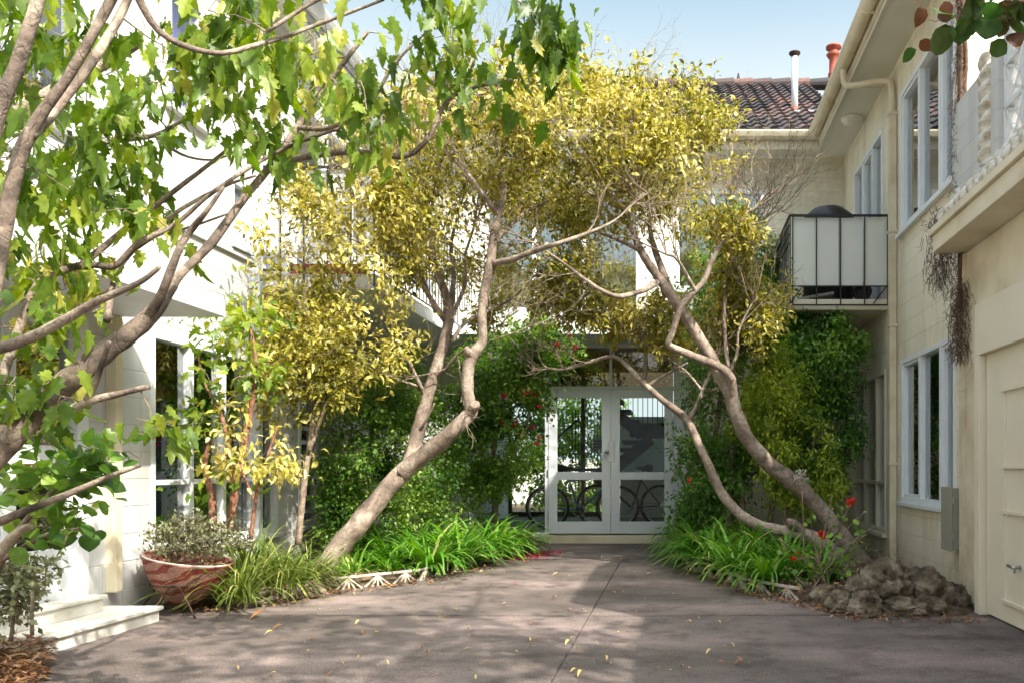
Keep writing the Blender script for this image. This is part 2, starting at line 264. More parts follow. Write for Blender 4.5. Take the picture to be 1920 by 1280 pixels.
# ---------------------------------------------------------------- object helpers
ORG = {}
def tag(o, label=None, cat=None, group=None, kind=None):
    if label: o['label'] = label
    if cat: o['category'] = cat
    if group: o['group'] = group
    if kind: o['kind'] = kind
    return o
def thing(name, label, cat, loc=(0, 0, 0), group=None):
    o = bpy.data.objects.new(name, None); COL.objects.link(o); o.location = loc; o.empty_display_size = .1
    ORG[o.name] = Vector(loc); return tag(o, label, cat, group)
def copy_tree(o, parent=None):
    c = o.copy(); COL.objects.link(c)
    if parent: c.parent = parent
    for ch in list(o.children): copy_tree(ch, c)
    return c
class MB:
    def __init__(s): s.v = []; s.f = []; s.t = []
    def face(s, idx, t=.5): s.f.append(tuple(idx)); s.t.append(t)
    def box(s, x0, x1, y0, y1, z0, z1, t=.5):
        if x0 > x1: x0, x1 = x1, x0
        if y0 > y1: y0, y1 = y1, y0
        if z0 > z1: z0, z1 = z1, z0
        b = len(s.v)
        s.v += [(x0, y0, z0), (x1, y0, z0), (x1, y1, z0), (x0, y1, z0), (x0, y0, z1), (x1, y0, z1), (x1, y1, z1), (x0, y1, z1)]
        for q in ((0, 3, 2, 1), (4, 5, 6, 7), (0, 1, 5, 4), (1, 2, 6, 5), (2, 3, 7, 6), (3, 0, 4, 7)): s.face([b + i for i in q], t)
        return s
    def bar(s, p, q, wd, ht=None, t=.5):
        p = Vector(p); q = Vector(q); ht = ht or wd; d = (q - p).normalized()
        a = d.cross(Vector((0, 0, 1)))
        if a.length < .01: a = Vector((1, 0, 0))
        a.normalize(); c = a.cross(d).normalized(); b = len(s.v)
        for e in (p, q):
            for sa, sc in ((-1, -1), (1, -1), (1, 1), (-1, 1)): s.v.append(tuple(e + a * sa * wd / 2 + c * sc * ht / 2))
        for f in ((0, 1, 2, 3), (7, 6, 5, 4), (0, 4, 5, 1), (1, 5, 6, 2), (2, 6, 7, 3), (3, 7, 4, 0)): s.face([b + i for i in f], t)
        return s
    def tube(s, pts, rad, n=8, cap=True, wob=0, t=.5, seed=0):
        pts = [Vector(p) for p in pts]; b = len(s.v); k = len(pts)
        up = None
        for i, p in enumerate(pts):
            d = (pts[min(i + 1, k - 1)] - pts[max(i - 1, 0)])
            if d.length < 1e-9: d = Vector((0, 0, 1))
            d.normalize()
            if up is None:
                up = Vector((0, 0, 1)) if abs(d.z) < .9 else Vector((1, 0, 0))
            a = d.cross(up)
            if a.length < 1e-4: a = d.orthogonal()
            a.normalize(); c = a.cross(d).normalized(); up = c
            r = rad[i] if hasattr(rad, '__len__') else rad
            for j in range(n):
                an = 2 * math.pi * j / n; rr = r
                if wob and r > .03: rr *= 1 + .5 * max(0, noise.noise(p * 5.1 + Vector((math.cos(an), math.sin(an), 3 + seed))) - .2)
                if wob: rr *= 1 + wob * noise.noise(p * 3.5 / max(r * 8, .25) + Vector((math.cos(an) * 1.3, math.sin(an) * 1.3, seed)))
                s.v.append(tuple(p + (a * math.cos(an) + c * math.sin(an)) * rr))
        for i in range(k - 1):
            for j in range(n):
                j2 = (j + 1) % n
                s.face((b + i * n + j, b + i * n + j2, b + (i + 1) * n + j2, b + (i + 1) * n + j), t)
        if cap:
            s.face([b + j for j in range(n)][::-1], t); s.face([b + (k - 1) * n + j for j in range(n)], t)
        return s
    def lathe(s, c, prof, n=24, t=.5, axis='z', cap=True):
        b = len(s.v)
        for (r, z) in prof:
            for j in range(n):
                a = 2 * math.pi * j / n
                if axis == 'z': s.v.append((c[0] + r * math.cos(a), c[1] + r * math.sin(a), c[2] + z))
                elif axis == 'y': s.v.append((c[0] + r * math.cos(a), c[1] + z, c[2] + r * math.sin(a)))
                else: s.v.append((c[0] + z, c[1] + r * math.cos(a), c[2] + r * math.sin(a)))
        for i in range(len(prof) - 1):
            for j in range(n):
                j2 = (j + 1) % n; s.face((b + i * n + j, b + i * n + j2, b + (i + 1) * n + j2, b + (i + 1) * n + j), t)
        return s
    def torus(s, c, R_, r, n=32, k=8, axis='y'):
        b = len(s.v)
        for i in range(n):
            a = 2 * math.pi * i / n
            for j in range(k):
                e = 2 * math.pi * j / k; rr = R_ + r * math.cos(e); h = r * math.sin(e)
                if axis == 'y': s.v.append((c[0] + rr * math.cos(a), c[1] + h, c[2] + rr * math.sin(a)))
                else: s.v.append((c[0] + rr * math.cos(a), c[1] + rr * math.sin(a), c[2] + h))
        for i in range(n):
            for j in range(k):
                i2 = (i + 1) % n; j2 = (j + 1) % k; s.face((b + i * k + j, b + i2 * k + j, b + i2 * k + j2, b + i * k + j2))
        return s
    def build(s, name, mat, parent=None, bevel=0, smooth=False, world=True):
        off = Vector((0, 0, 0))
        if parent is not None and world:
            q = parent
            while q is not None:
                off += Vector(q.location); q = q.parent
        me = bpy.data.meshes.new(name)
        me.from_pydata([(x - off.x, y - off.y, z - off.z) for x, y, z in s.v], [], s.f)
        at = me.attributes.new('tint', 'FLOAT', 'FACE'); at.data.foreach_set('value', np.array(s.t, dtype=np.float32))
        me.materials.append(mat)
        if smooth: me.polygons.foreach_set('use_smooth', [True] * len(me.polygons))
        me.update()
        o = bpy.data.objects.new(name, me); COL.objects.link(o)
        if parent is not None: o.parent = parent
        if bevel:
            md = o.modifiers.new('bevel', 'BEVEL'); md.width = bevel; md.segments = 2; md.limit_method = 'ANGLE'
        return o
def tri_mesh(name, V, T, tint, mat, parent=None, smooth=False):
    """V (n,3) world coords, T (m,3) triangle indices, tint per face"""
    off = np.zeros(3); q = parent
    while q is not None:
        off += np.array(q.location); q = q.parent
    V = (V - off).astype(np.float32); me = bpy.data.meshes.new(name)
    me.vertices.add(len(V)); me.vertices.foreach_set('co', V.ravel())
    me.loops.add(len(T) * 3); me.loops.foreach_set('vertex_index', T.astype(np.int32).ravel())
    me.polygons.add(len(T)); me.polygons.foreach_set('loop_start', np.arange(0, len(T) * 3, 3, dtype=np.int32))
    me.update(calc_edges=True)
    at = me.attributes.new('tint', 'FLOAT', 'FACE'); at.data.foreach_set('value', np.clip(tint, 0, 1).astype(np.float32))
    me.materials.append(mat); me.validate()
    o = bpy.data.objects.new(name, me); COL.objects.link(o)
    if parent is not None: o.parent = parent
    return o

# leaf templates: (verts, tris); length along +Y, width along X, normal Z
def tpl_simple(wd=.45, droop=.18, fold=.07):
    v = [(0, 0, 0), (0, .5, -fold * .3), (0, 1, -droop), (-wd / 2, .45, fold), (wd / 2, .45, fold)]
    return np.array(v), np.array([(0, 4, 1), (4, 2, 1), (0, 1, 3), (1, 2, 3)])
def tpl_curl(wd=.36, droop=.42):
    ys = [0, .3, .62, .9]; zs = [0, .05, -.08, -droop]; ws = [.02, wd * .48, wd * .42, 0.0]
    v = []; 
    for y, z, w_ in zip(ys, zs, ws): v += [(-w_, y, z + w_ * .35), (w_, y, z + w_ * .35)]
    t = []
    for i in range(3):
        a = 2 * i; t += [(a, a + 1, a + 3), (a, a + 3, a + 2)]
    return np.array(v), np.array(t)
def tpl_lobed():
    hf = [(.06, .05), (.24, .06), (.20, .20), (.46, .26), (.31, .40), (.47, .60), (.25, .62), (.20, .82)]
    out = [(0, 0)] + hf + [(0, 1.08)] + [(-x, y) for x, y in hf[::-1]]
    v = [(x * .66, y, .16 * abs(x) - .30 * y * y + .05 * math.sin(9 * y) * abs(x)) for x, y in out] + [(0, .32, -.03)]
    c = len(out); t = [(c, i, (i + 1) % c) for i in range(c)]
    return np.array(v), np.array(t)
def tpl_round():
    v = [(0, .5, -.05)]; k = 7
    for i in range(k):
        a = 2 * math.pi * i / k; v.append((.5 * math.sin(a), .5 - .5 * math.cos(a), .06 * math.cos(2 * a)))
    return np.array(v), np.array([(0, 1 + i, 1 + (i + 1) % k) for i in range(k)])
TS, TCU, TL, TR = tpl_simple(), tpl_curl(), tpl_lobed(), tpl_round()
def tpl_oval(wd=.5):
    ys = [0, .18, .42, .68, .88, 1.0]; ws = [.0, .36, .5, .42, .2, 0.0]; zs = [0, .04, .05, .0, -.09, -.18]; v = []; t = []
    for y, w_, z in zip(ys, ws, zs): v += [(-w_ * wd, y, z + .09 * w_), (0, y, z), (w_ * wd, y, z + .09 * w_)]
    for i in range(5):
        a = 3 * i; t += [(a, a + 1, a + 4), (a, a + 4, a + 3), (a + 1, a + 2, a + 5), (a + 1, a + 5, a + 4)]
    return np.array(v), np.array(t)
TO2 = tpl_oval(.95)
TOVAL = tpl_simple(.55, .1, .06); TNARROW = tpl_simple(.24, .22, .04)
def leaves(tpl, pos, dirs, size, g, nz=.5, tilt=None):
    """returns V, T, tint arrays of leaves"""
    tv, tt = tpl; n = len(pos); d = dirs / (np.linalg.norm(dirs, axis=1, keepdims=True) + 1e-9)
    up = np.array([0, 0, 1.0]) + g.normal(0, nz, (n, 3))
    if tilt is not None: up = up + tilt
    x = np.cross(d, up); x /= (np.linalg.norm(x, axis=1, keepdims=True) + 1e-9); z = np.cross(x, d)
    s = np.asarray(size).reshape(-1, 1, 1)
    sx = g.uniform(.8, 1.2, (n, 1, 1))
    V = pos[:, None, :] + s * (tv[None, :, 0:1] * x[:, None, :] * sx + tv[None, :, 1:2] * d[:, None, :] + tv[None, :, 2:3] * z[:, None, :] * g.uniform(.5, 1.5, (n, 1, 1)))
    T = (tt[None] + (np.arange(n) * len(tv))[:, None, None]).reshape(-1, 3)
    return V.reshape(-1, 3), T, len(tt)
def merge(parts):
    Vs, Ts, ti = [], [], []; o = 0
    for V, T, t in parts: Vs.append(V); Ts.append(T + o); ti.append(t); o += len(V)
    return np.concatenate(Vs), np.concatenate(Ts), np.concatenate(ti)

def smooth_path(pts, rad, sub=5, wob=.0):
    P_ = [Vector(p) for p in pts]; out = []; ro = []
    for i in range(len(P_) - 1):
        p0 = P_[max(i - 1, 0)]; p1 = P_[i]; p2 = P_[i + 1]; p3 = P_[min(i + 2, len(P_) - 1)]
        for k in range(sub):
            t = k / sub
            q = .5 * ((2 * p1) + (p2 - p0) * t + (2 * p0 - 5 * p1 + 4 * p2 - p3) * t * t + (3 * p1 - p0 - 3 * p2 + p3) * t ** 3)
            r = rad[i] * (1 - t) + rad[i + 1] * t
            if wob: q = q + Vector(noise.noise_vector(q * 2.3)) * r * wob
            out.append(q); ro.append(r)
    out.append(P_[-1]); ro.append(rad[-1]); return out, ro
def skeleton(mb, paths, n=10, wob=.3, sub=5, bump=.16):
    nodes, rs = [], []
    for path in paths:
        pts = [P(a[0], a[1], a[2]) for a in path]; rad = [a[3] for a in path]
        q, r = smooth_path(pts, rad, sub, wob)
        mb.tube(q, r, n, wob=bump, seed=len(nodes) * .37)
        nodes += [tuple(x) for x in q]; rs += r
    return nodes, rs
def ell_points(ells, count, g, gap=0.0, gscale=1.3, shell=.45):
    """ells: (px,py,d, rx_px, rd_m, ry_px, weight)"""
    wts = np.array([e[6] if len(e) > 6 else e[3] * e[5] for e in ells], float); wts /= wts.sum()
    out = []
    while len(out) < count:
        e = ells[g.choice(len(ells), p=wts)]
        v = g.normal(0, 1, 3); v /= np.linalg.norm(v); lob = 1 + .55 * noise.noise(Vector(v) * 2.6 + Vector((e[0] * .01, e[1] * .01, 0))); v *= lob * g.uniform(0, 1) ** shell
        c = P(e[0], e[1], e[2]); k = e[2] / F
        p = Vector((c.x + v[0] * e[3] * k, c.y + v[1] * e[4], c.z + v[2] * e[5] * k))
        if gap and noise.noise(p * gscale * 2) < g.uniform(-.5, .5) * .5 + gap - .5 + .2: continue
        if p.z < .04: continue
        out.append(tuple(p))
    return np.array(out)
def grow(mb, nodes, rs, targets, g, seg=.14, sides=4, rmax=.011, sag=.12, lift=.25, thin=.002):
    """connect every target to the nearest branch with a curved twig; returns per-target path"""
    cap_ = len(nodes) + len(targets) * 12; A = np.zeros((cap_, 3)); RR = np.zeros(cap_)
    n = len(nodes); A[:n] = nodes; RR[:n] = rs
    d0 = np.array([np.min(((A[:n] - t) ** 2).sum(1)) for t in targets]); paths = []
    for ti in np.argsort(d0):
        t = targets[ti]; dd = ((A[:n] - t) ** 2).sum(1); j = int(np.argmin(dd)); L = math.sqrt(dd[j]); p0 = A[j].copy()
        k = int(min(7, max(2, L / seg)))
        c = p0 + (t - p0) * .5 + g.normal(0, .16, 3) * L + np.array([0, 0, lift * L])
        ts = np.linspace(0, 1, k + 1)[:, None]; q = (1 - ts) ** 2 * p0 + 2 * ts * (1 - ts) * c + ts * ts * t
        r0 = min(RR[j] * .75, .0025 + .012 * L, rmax); r = r0 + (thin - r0) * ts[:, 0]
        mb.tube(q, list(r), sides, cap=False)
        A[n:n + k] = q[1:]; RR[n:n + k] = r[1:]; n += k; paths.append(q)
    return paths
def twig_leaves(paths, per, spread, g, back=.65, maxlen=.35):
    pos, dirs = [], []
    for q in paths:
        end = q[-1]; a = q[max(0, len(q) - 3)]
        ax = end - a; L = np.linalg.norm(ax) + 1e-6; ax /= L; L = min(L, maxlen)
        k = max(2, int(per * g.uniform(.6, 1.4)))
        t = g.uniform(-back, .25, k)[:, None]
        p = end + ax * t * L + g.normal(0, spread, (k, 3))
        out = g.normal(0, 1, (k, 3)) + ax * .8
        pos.append(p); dirs.append(out)
    return np.concatenate(pos), np.concatenate(dirs)

# ================================================================= THE SETTING
XR = 2.42; XL = -4.0; YF = 11.4
def sheet(name, poly, z, mat, kind='structure', parent=None):
    mb = MB(); mb.v = [(x, y, z) for x, y in poly]; mb.face(range(len(poly)))
    o = mb.build(name, mat); return tag(o, kind=kind)
sheet('ground', [(-400, -60), (400, -60), (400, 900), (-400, 900)], -.02, M['soil'])
# driveway: a real slab cut into bays by joints
mb = MB()
xs = [-4.9, -.62, 3.0]; ys = [-6, 2.6, 5.82, 9.0, YF + .1]
mb.box(-6, 3, -6, YF + .1, -.016, -.012)
for i in range(2):
    for j in range(4):
        x0, x1 = xs[i] + .006, xs[i + 1] - .006; y0, y1 = ys[j] + .006, ys[j + 1] - .006
        nx, ny = 14, 14; b = len(mb.v)
        if j == 3: x0, x1 = (-4.9, -.62) if i == 0 else (-.62, 3.0)
        for a in range(nx + 1):
            for c in range(ny + 1):
                x = x0 + (x1 - x0) * a / nx; y = y0 + (y1 - y0) * c / ny
                mb.v.append((x, y, .004 * noise.noise(Vector((x, y, 0)) * .8)))
        for a in range(nx):
            for c in range(ny): mb.face((b + a * (ny + 1) + c, b + (a + 1) * (ny + 1) + c, b + (a + 1) * (ny + 1) + c + 1, b + a * (ny + 1) + c + 1))
tag(mb.build('driveway', M['drive'], smooth=True), kind='structure')

def bed(name, poly, h, seed, mat):
    """garden bed: mounded soil inside an outline"""
    mb = MB(); xs_ = [p[0] for p in poly]; ys_ = [p[1] for p in poly]
    def inside(x, y):
        c = False; k = len(poly)
        for i in range(k):
            x1, y1 = poly[i]; x2, y2 = poly[(i + 1) % k]
            if (y1 > y) != (y2 > y) and x < (x2 - x1) * (y - y1) / (y2 - y1) + x1: c = not c
        return c
    def dist(x, y):
        m = 9
        for i in range(len(poly)):
            a = Vector(poly[i]); b_ = Vector(poly[(i + 1) % len(poly)]); p = Vector((x, y)); ab = b_ - a
            t = max(0, min(1, (p - a).dot(ab) / max(ab.dot(ab), 1e-9))); m = min(m, (p - a - ab * t).length)
        return m
    st = .07; nx = int((max(xs_) - min(xs_)) / st) + 3; ny = int((max(ys_) - min(ys_)) / st) + 3; idx = {}
    for i in range(nx):
        for j in range(ny):
            x = min(xs_) - st + i * st; y = min(ys_) - st + j * st
            q = inside(x, y); dd = dist(x, y)
            if q or dd < st:
                hh = h * min(1, dd / .22) if q else -.03
                idx[i, j] = len(mb.v); mb.v.append((x, y, hh + .03 * noise.noise(Vector((x * 4, y * 4, seed))) * (1 if q else 0)))
    for (i, j) in idx:
        if all(k in idx for k in ((i + 1, j), (i, j + 1), (i + 1, j + 1))): mb.face((idx[i, j], idx[i + 1, j], idx[i + 1, j + 1], idx[i, j + 1]))
    return tag(mb.build(name, mat, smooth=True), kind='structure')
BEDL = [(-1.8, 11.35), (-1.83, 9.8), (-2.1, 8.75), (-2.42, 7.65), (-2.98, 7.0), (-3.35, 6.15), (-3.9, 6.0), (-3.98, 6.1), (-3.98, 11.35)]
BEDR = [(.05, 11.35), (-.02, 10.1), (.2, 8.3), (.62, 6.95), (1.0, 6.4), (1.25, 5.85), (2.1, 5.75), (2.28, 6.0), (2.38, 6.4), (2.4, 11.35)]
BEDN = [(-3.58, 4.62), (-3.12, 4.0), (-2.45, 3.0), (-2.0, 1.5), (-2.0, -1), (-6, -1), (-6, 4.62)]
bed('garden_bed_left', BEDL, .09, 1, M['soil']); bed('garden_bed_right', BEDR, .1, 2, M['soil']); bed('garden_bed_near', BEDN, .08, 3, M['soil'])

# ================================================================= BUILDINGS
class Plane:
    """maps (u along the wall, n outwards, z) to world"""
    def __init__(s, kind, c): s.k = kind; s.c = c
    def box(s, mb, u0, u1, n0, n1, z0, z1):
        if s.k == 'R': mb.box(s.c - n0, s.c - n1, u0, u1, z0, z1)
        elif s.k == 'L': mb.box(s.c + n0, s.c + n1, u0, u1, z0, z1)
        else: mb.box(u0, u1, s.c - n0, s.c - n1, z0, z1)
    def pt(s, u, n, z):
        return Vector((s.c - n, u, z)) if s.k == 'R' else Vector((s.c + n, u, z)) if s.k == 'L' else Vector((u, s.c - n, z))
def wall(mb, pl, u0, u1, z0, z1, opens, th=.2):
    zs = sorted({z0, z1, *[o[2] for o in opens], *[o[3] for o in opens]}); us = sorted({u0, u1, *[o[0] for o in opens], *[o[1] for o in opens]})
    zs = [z for z in zs if z0 <= z <= z1]
    for a, b in zip(zs, zs[1:]):
        run = None
        for c, d in zip(us, us[1:]):
            mz, mu = (a + b) / 2, (c + d) / 2
            hole = any(o[0] < mu < o[1] and o[2] < mz < o[3] for o in opens)
            if hole:
                if run is not None: pl.box(mb, run, c, -th, 0, a, b); run = None
            elif run is None: run = c
        if run is not None: pl.box(mb, run, u1, -th, 0, a, b)
def window(parent, pl, u0, u1, z0, z1, mull=(), trans=(), fm=None, gm=None, curtain=None, sill=True, fw=.05, mw=.055, sashes=(), cfrac=(0, 1), label=None):
    fm = fm or M['blue_white']; gm = gm or M['glass']
    mb = MB(); B = lambda *a: pl.box(mb, *a)
    B(u0, u0 + fw, -.11, .012, z0, z1); B(u1 - fw, u1, -.11, .012, z0, z1)
    B(u0 + fw, u1 - fw, -.11, .010, z1 - fw, z1); B(u0 + fw, u1 - fw, -.11, .010, z0, z0 + fw)
    for m_ in mull: B(m_ - mw / 2, m_ + mw / 2, -.105, .006, z0 + fw, z1 - fw)
    ed = [u0 + fw] + [x for m_ in mull for x in (m_ - mw / 2, m_ + mw / 2)] + [u1 - fw]
    for k in range(0, len(ed), 2):
        for t_ in trans: B(ed[k], ed[k + 1], -.10, .002, t_ - .02, t_ + .02)
        if k // 2 in sashes:
            a, b = ed[k], ed[k + 1]; s = .032
            B(a, a + s, -.06, -.004, z0 + fw, z1 - fw); B(b - s, b, -.06, -.004, z0 + fw, z1 - fw)
            B(a + s, b - s, -.06, -.004, z1 - fw - s, z1 - fw); B(a + s, b - s, -.06, -.004, z0 + fw, z0 + fw + s)
    wn = mb.build('window', fm, parent, bevel=.003)
    if label: wn['label'] = label
    g = MB(); pl.box(g, u0 + fw * .5, u1 - fw * .5, -.052, -.046, z0 + fw * .5, z1 - fw * .5); g.build('pane', gm, wn)
    if sill:
        s = MB(); pl.box(s, u0 - .03, u1 + .03, -.05, .055, z0 - .045, z0 - .002); s.build('sill', fm, wn, bevel=.004)
    if curtain:
        c = MB(); nseg = max(6, int((u1 - u0) * 40)); b = 0
        ua = u0 + (u1 - u0) * cfrac[0]; ub = u0 + (u1 - u0) * cfrac[1]
        for i in range(nseg + 1):
            u = ua + (ub - ua) * i / nseg; nn = -.17 + .014 * math.sin(u * 62) + .008 * math.sin(u * 23)
            for z in (z0 + .02, z1 - .02): c.v.append(tuple(pl.pt(u, nn, z)))
        for i in range(nseg): c.face((2 * i, 2 * i + 2, 2 * i + 3, 2 * i + 1))
        c.build('curtain', curtain, wn, smooth=True)
    return wn
def room(parent, pl, u0, u1, z0, z1, depth=2.2, mat=None):  # box added to darken openings; near-black colour stands in for unlit rooms
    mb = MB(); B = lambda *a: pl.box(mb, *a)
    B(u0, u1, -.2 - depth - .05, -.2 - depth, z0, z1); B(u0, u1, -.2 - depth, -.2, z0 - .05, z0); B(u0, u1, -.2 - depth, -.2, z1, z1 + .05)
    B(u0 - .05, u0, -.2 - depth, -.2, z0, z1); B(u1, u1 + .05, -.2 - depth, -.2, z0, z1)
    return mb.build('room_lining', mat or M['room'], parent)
def gutter_run(parent, a, b, out, mat=None, r=.07):
    """half-round-ish eave gutter between two points; out = horizontal outward vector"""
    mb = MB(); a = Vector(a); b = Vector(b); out = Vector(out); prof = []
    for i in range(9):
        t = math.pi * i / 8; prof.append((r - r * math.cos(t), -r * 1.25 * math.sin(t)))
    prof = [(0, 0)] + prof[1:] + [(2 * r, .012), (2 * r + .012, .012), (2 * r + .012, -.012)]
    prof += [((r - (r + .006) * math.cos(math.pi * i / 8)) , -(r * 1.25 + .006) * math.sin(math.pi * i / 8)) for i in range(7, 0, -1)]
    n = len(prof); segs = 1
    for e in (a, b):
        for o_, z in prof: mb.v.append(tuple(e + out * o_ + Vector((0, 0, z))))
    for j in range(n): j2 = (j + 1) % n; mb.face((j, j2, n + j2, n + j))
    mb.face(range(n)); mb.face([n + j for j in range(n)][::-1])
    return mb.build('gutter', mat or M['gutter'], parent)
def tiles(parent, origin, along, upslope, nu, nr, tw=.21, tr=.30, g=None, name='roof', clip=None):
    """interlocking terracotta tiles: each tile a wavy slab, row overlapping row"""
    mb = MB(); al = Vector(along).normalized(); us = Vector(upslope).normalized(); nrm = al.cross(us).normalized()
    if nrm.z < 0: nrm = -nrm
    o = Vector(origin); g = g or random.Random(3)
    prof = [(0, .012), (.12, .03), (.28, .046), (.45, .038), (.6, .014), (.8, .0), (.92, .004), (1.0, .012)]
    for r_ in range(nr):
        for c in range(nu):
            base = o + al * (c * tw) + us * (r_ * tr)
            if clip and not clip(base): continue
            t = min(1, max(0, g.gauss(.42, .2) + .25 * noise.noise(base * .9))); dz = g.uniform(-.004, .004); b = len(mb.v)
            for (q, h) in prof: mb.v.append(tuple(base + al * q * tw * .995 + us * (-.02) + nrm * (h + .035 + dz)))
            for (q, h) in prof: mb.v.append(tuple(base + al * q * tw * .995 + us * (tr + .01) + nrm * (h + .005 + dz)))
            for (q, h) in prof: mb.v.append(tuple(base + al * q * tw * .995 + us * (-.02) + nrm * (h - .002 + dz)))
            k = len(prof)
            for j in range(k - 1):
                mb.face((b + j, b + j + 1, b + k + j + 1, b + k + j), t); mb.face((b + j, b + 2 * k + j, b + 2 * k + j + 1, b + j + 1), t * .6)
    # underlay so nothing shows between tiles
    b = len(mb.v); 
    for (c, r_) in ((0, 0), (nu, 0), (nu, nr), (0, nr)): mb.v.append(tuple(o + al * c * tw + us * r_ * tr - nrm * .03))
    mb.face((b, b + 1, b + 2, b + 3), .1)
    return mb.build(name, M['tile'], parent)

# ---- right wing (two storeys, runs away from the camera on the right)
PR = Plane('R', XR); Z_SOF = 5.48
rw = thing('apartment_building', 'cream painted block wing on the right with blue-white windows, deep eave and small balcony', 'apartment building', (XR + .1, 8.8, 0))
wins_r = [(6.88, 8.53, .72, 2.22), (6.88, 8.56, 3.56, 5.06), (9.16, 10.72, .32, 2.2), (9.3, 10.75, 3.0, 5.02)]
mb = MB(); wall(mb, PR, 6.62, YF, -.02, Z_SOF, wins_r); mb.build('wall', M['block_side'], rw)
mb = MB(); PR2 = mb.box(XR + .2, XR + 6, 6.62, 6.82, -.02, Z_SOF); mb.build('end_wall', M['white_front'], rw)  # cream wall given the paler block colour so it looks sunlit
a = wins_r[0]; window(rw, PR, a[0], a[1], a[2], a[3], (7.28, 7.90), (), sashes=(0, 2), curtain=M['curtain'], cfrac=(.35, 1), label='blue-white ground floor window between the downpipe and meter box')
a = wins_r[1]; window(rw, PR, a[0], a[1], a[2], a[3], (7.30, 7.92), (), sashes=(0, 2), curtain=M['curtain'], label='large upper window nearest the vine reflecting the tiled roof')
a = wins_r[2]; window(rw, PR, a[0], a[1], a[2], a[3], (9.62, 10.2), (.90,), fm=M['cream_paint'], curtain=M['curtain'], cfrac=(.3, .8), label='cream framed ground floor window under the balcony')
a = wins_r[3]; window(rw, PR, a[0], a[1], a[2], a[3], (9.8, 10.3), (), sashes=(1,), curtain=M['curtain'], label='upper window opening above the balcony')
room(rw, PR, 6.85, 11.2, .05, 2.55); room(rw, PR, 6.85, 11.2, 2.95, 5.4)
# eave: soffit, fascia, gutter
EX = 1.98; EY = YF - .36
mb = MB(); mb.box(EX + .0, XR + .3, 6.15, YF + .1, Z_SOF, Z_SOF + .02)
for y in (6.9, 9.3): mb.box(EX + .03, XR - .002, y - .012, y + .012, Z_SOF - .004, Z_SOF - .001)
mb.build('soffit', M['soffit'], rw)
mb = MB(); mb.box(EX - .0, EX + .022, 6.15, EY + .02, Z_SOF - .03, Z_SOF + .17); mb.box(EX + .022, XR + .3, 6.13, 6.15, Z_SOF - .03, Z_SOF + .17); mb.build('fascia', M['cream_paint'], rw, bevel=.004)
gutter_run(rw, (EX, 6.15, Z_SOF + .17), (EX, EY - .16, Z_SOF + .17), (-1, 0, 0))
for y in (7.9, 9.9): mb = MB(); mb.box(EX - .15, EX, y - .006, y + .006, Z_SOF + .07, Z_SOF + .186); mb.build('gutter_bracket', M['gutter'], rw)
tiles(rw, (EX - .03, 6.15, Z_SOF + .2), (0, 1, 0), (1, 0, .55), 25, 9, name='roof', g=random.Random(5))
# downpipe with offset
mb = MB()
q, r = smooth_path([(1.91, 9.05, Z_SOF + .14), (1.92, 9.05, Z_SOF - .06), (2.0, 9.0, Z_SOF - .12), (2.33, 8.8, Z_SOF - .16), (2.372, 8.74, Z_SOF - .3), (2.372, 8.72, 4.9)], [.036] * 6, 4); mb.tube(q, .036, 12)
mb.box(2.334, 2.41, 8.682, 8.758, .06, 4.93)
for z in (4.9, 3.62, 2.6, 1.1): mb.box(2.326, 2.42, 8.674, 8.766, z, z + .035)
mb.build('downpipe', M['gutter'], rw, bevel=.004)
mb = MB(); c = (2.235, 10.1, Z_SOF)
mb.lathe(c, [(.135, 0), (.14, -.012), (.135, -.03), (.11, -.06), (.06, -.08), (0.001, -.085)], 28); mb.build('eave_light', M['lens'], rw, smooth=True)
# balcony
mb = MB(); mb.box(1.3, XR, 9.08, YF, 2.86, 2.98); bal = mb.build('balcony', M['cream_paint'], rw, bevel=.006); bal['label'] = 'small right-hand balcony with black railing'
bal_panels = MB()
for x0 in (1.34, 1.60, 1.872, 2.144): bal_panels.box(x0, x0 + .262, 9.075, 9.083, 3.13, 3.90)
for k in range(4): bal_panels.box(1.318, 1.326, 9.12 + k * .55, 9.12 + k * .55 + .53, 3.13, 3.90)
bal_panels.build('balcony_panel', M['panel'], bal)
mb = MB(); Y0 = 9.05
mb.box(1.30, 2.415, Y0 - .012, Y0 + .008, 3.905, 3.93); mb.box(1.30, 2.415, Y0 - .01, Y0 + .006, 2.90, 2.916)
mb.box(1.30, 2.415, Y0 - .008, Y0 + .006, 3.115, 3.127)
for x in (1.30, 1.33, 1.598, 1.87, 2.142, 2.402): mb.box(x, x + .012, Y0 - .008, Y0 + .005, 2.916, 3.905)
mb.box(1.292, 1.31, Y0, YF, 3.905, 3.93); mb.box(1.292, 1.306, Y0, YF, 2.92, 2.935)
y = Y0 + .1
while y < YF - .05: mb.box(1.294, 1.304, y, y + .01, 2.935, 3.905); y += .11
for z in (3.80, 3.70, 3.6): mb.box(1.288, 1.300, Y0, Y0 + 1.3, z, z + .012)
mb.bar((1.31, Y0 + .01, 2.93), (1.45, Y0 + .01, 3.12), .012); mb.bar((2.25, Y0 + .01, 2.93), (2.40, Y0 + .01, 3.12), .012)
mb.build('railing', M['black'], bal)
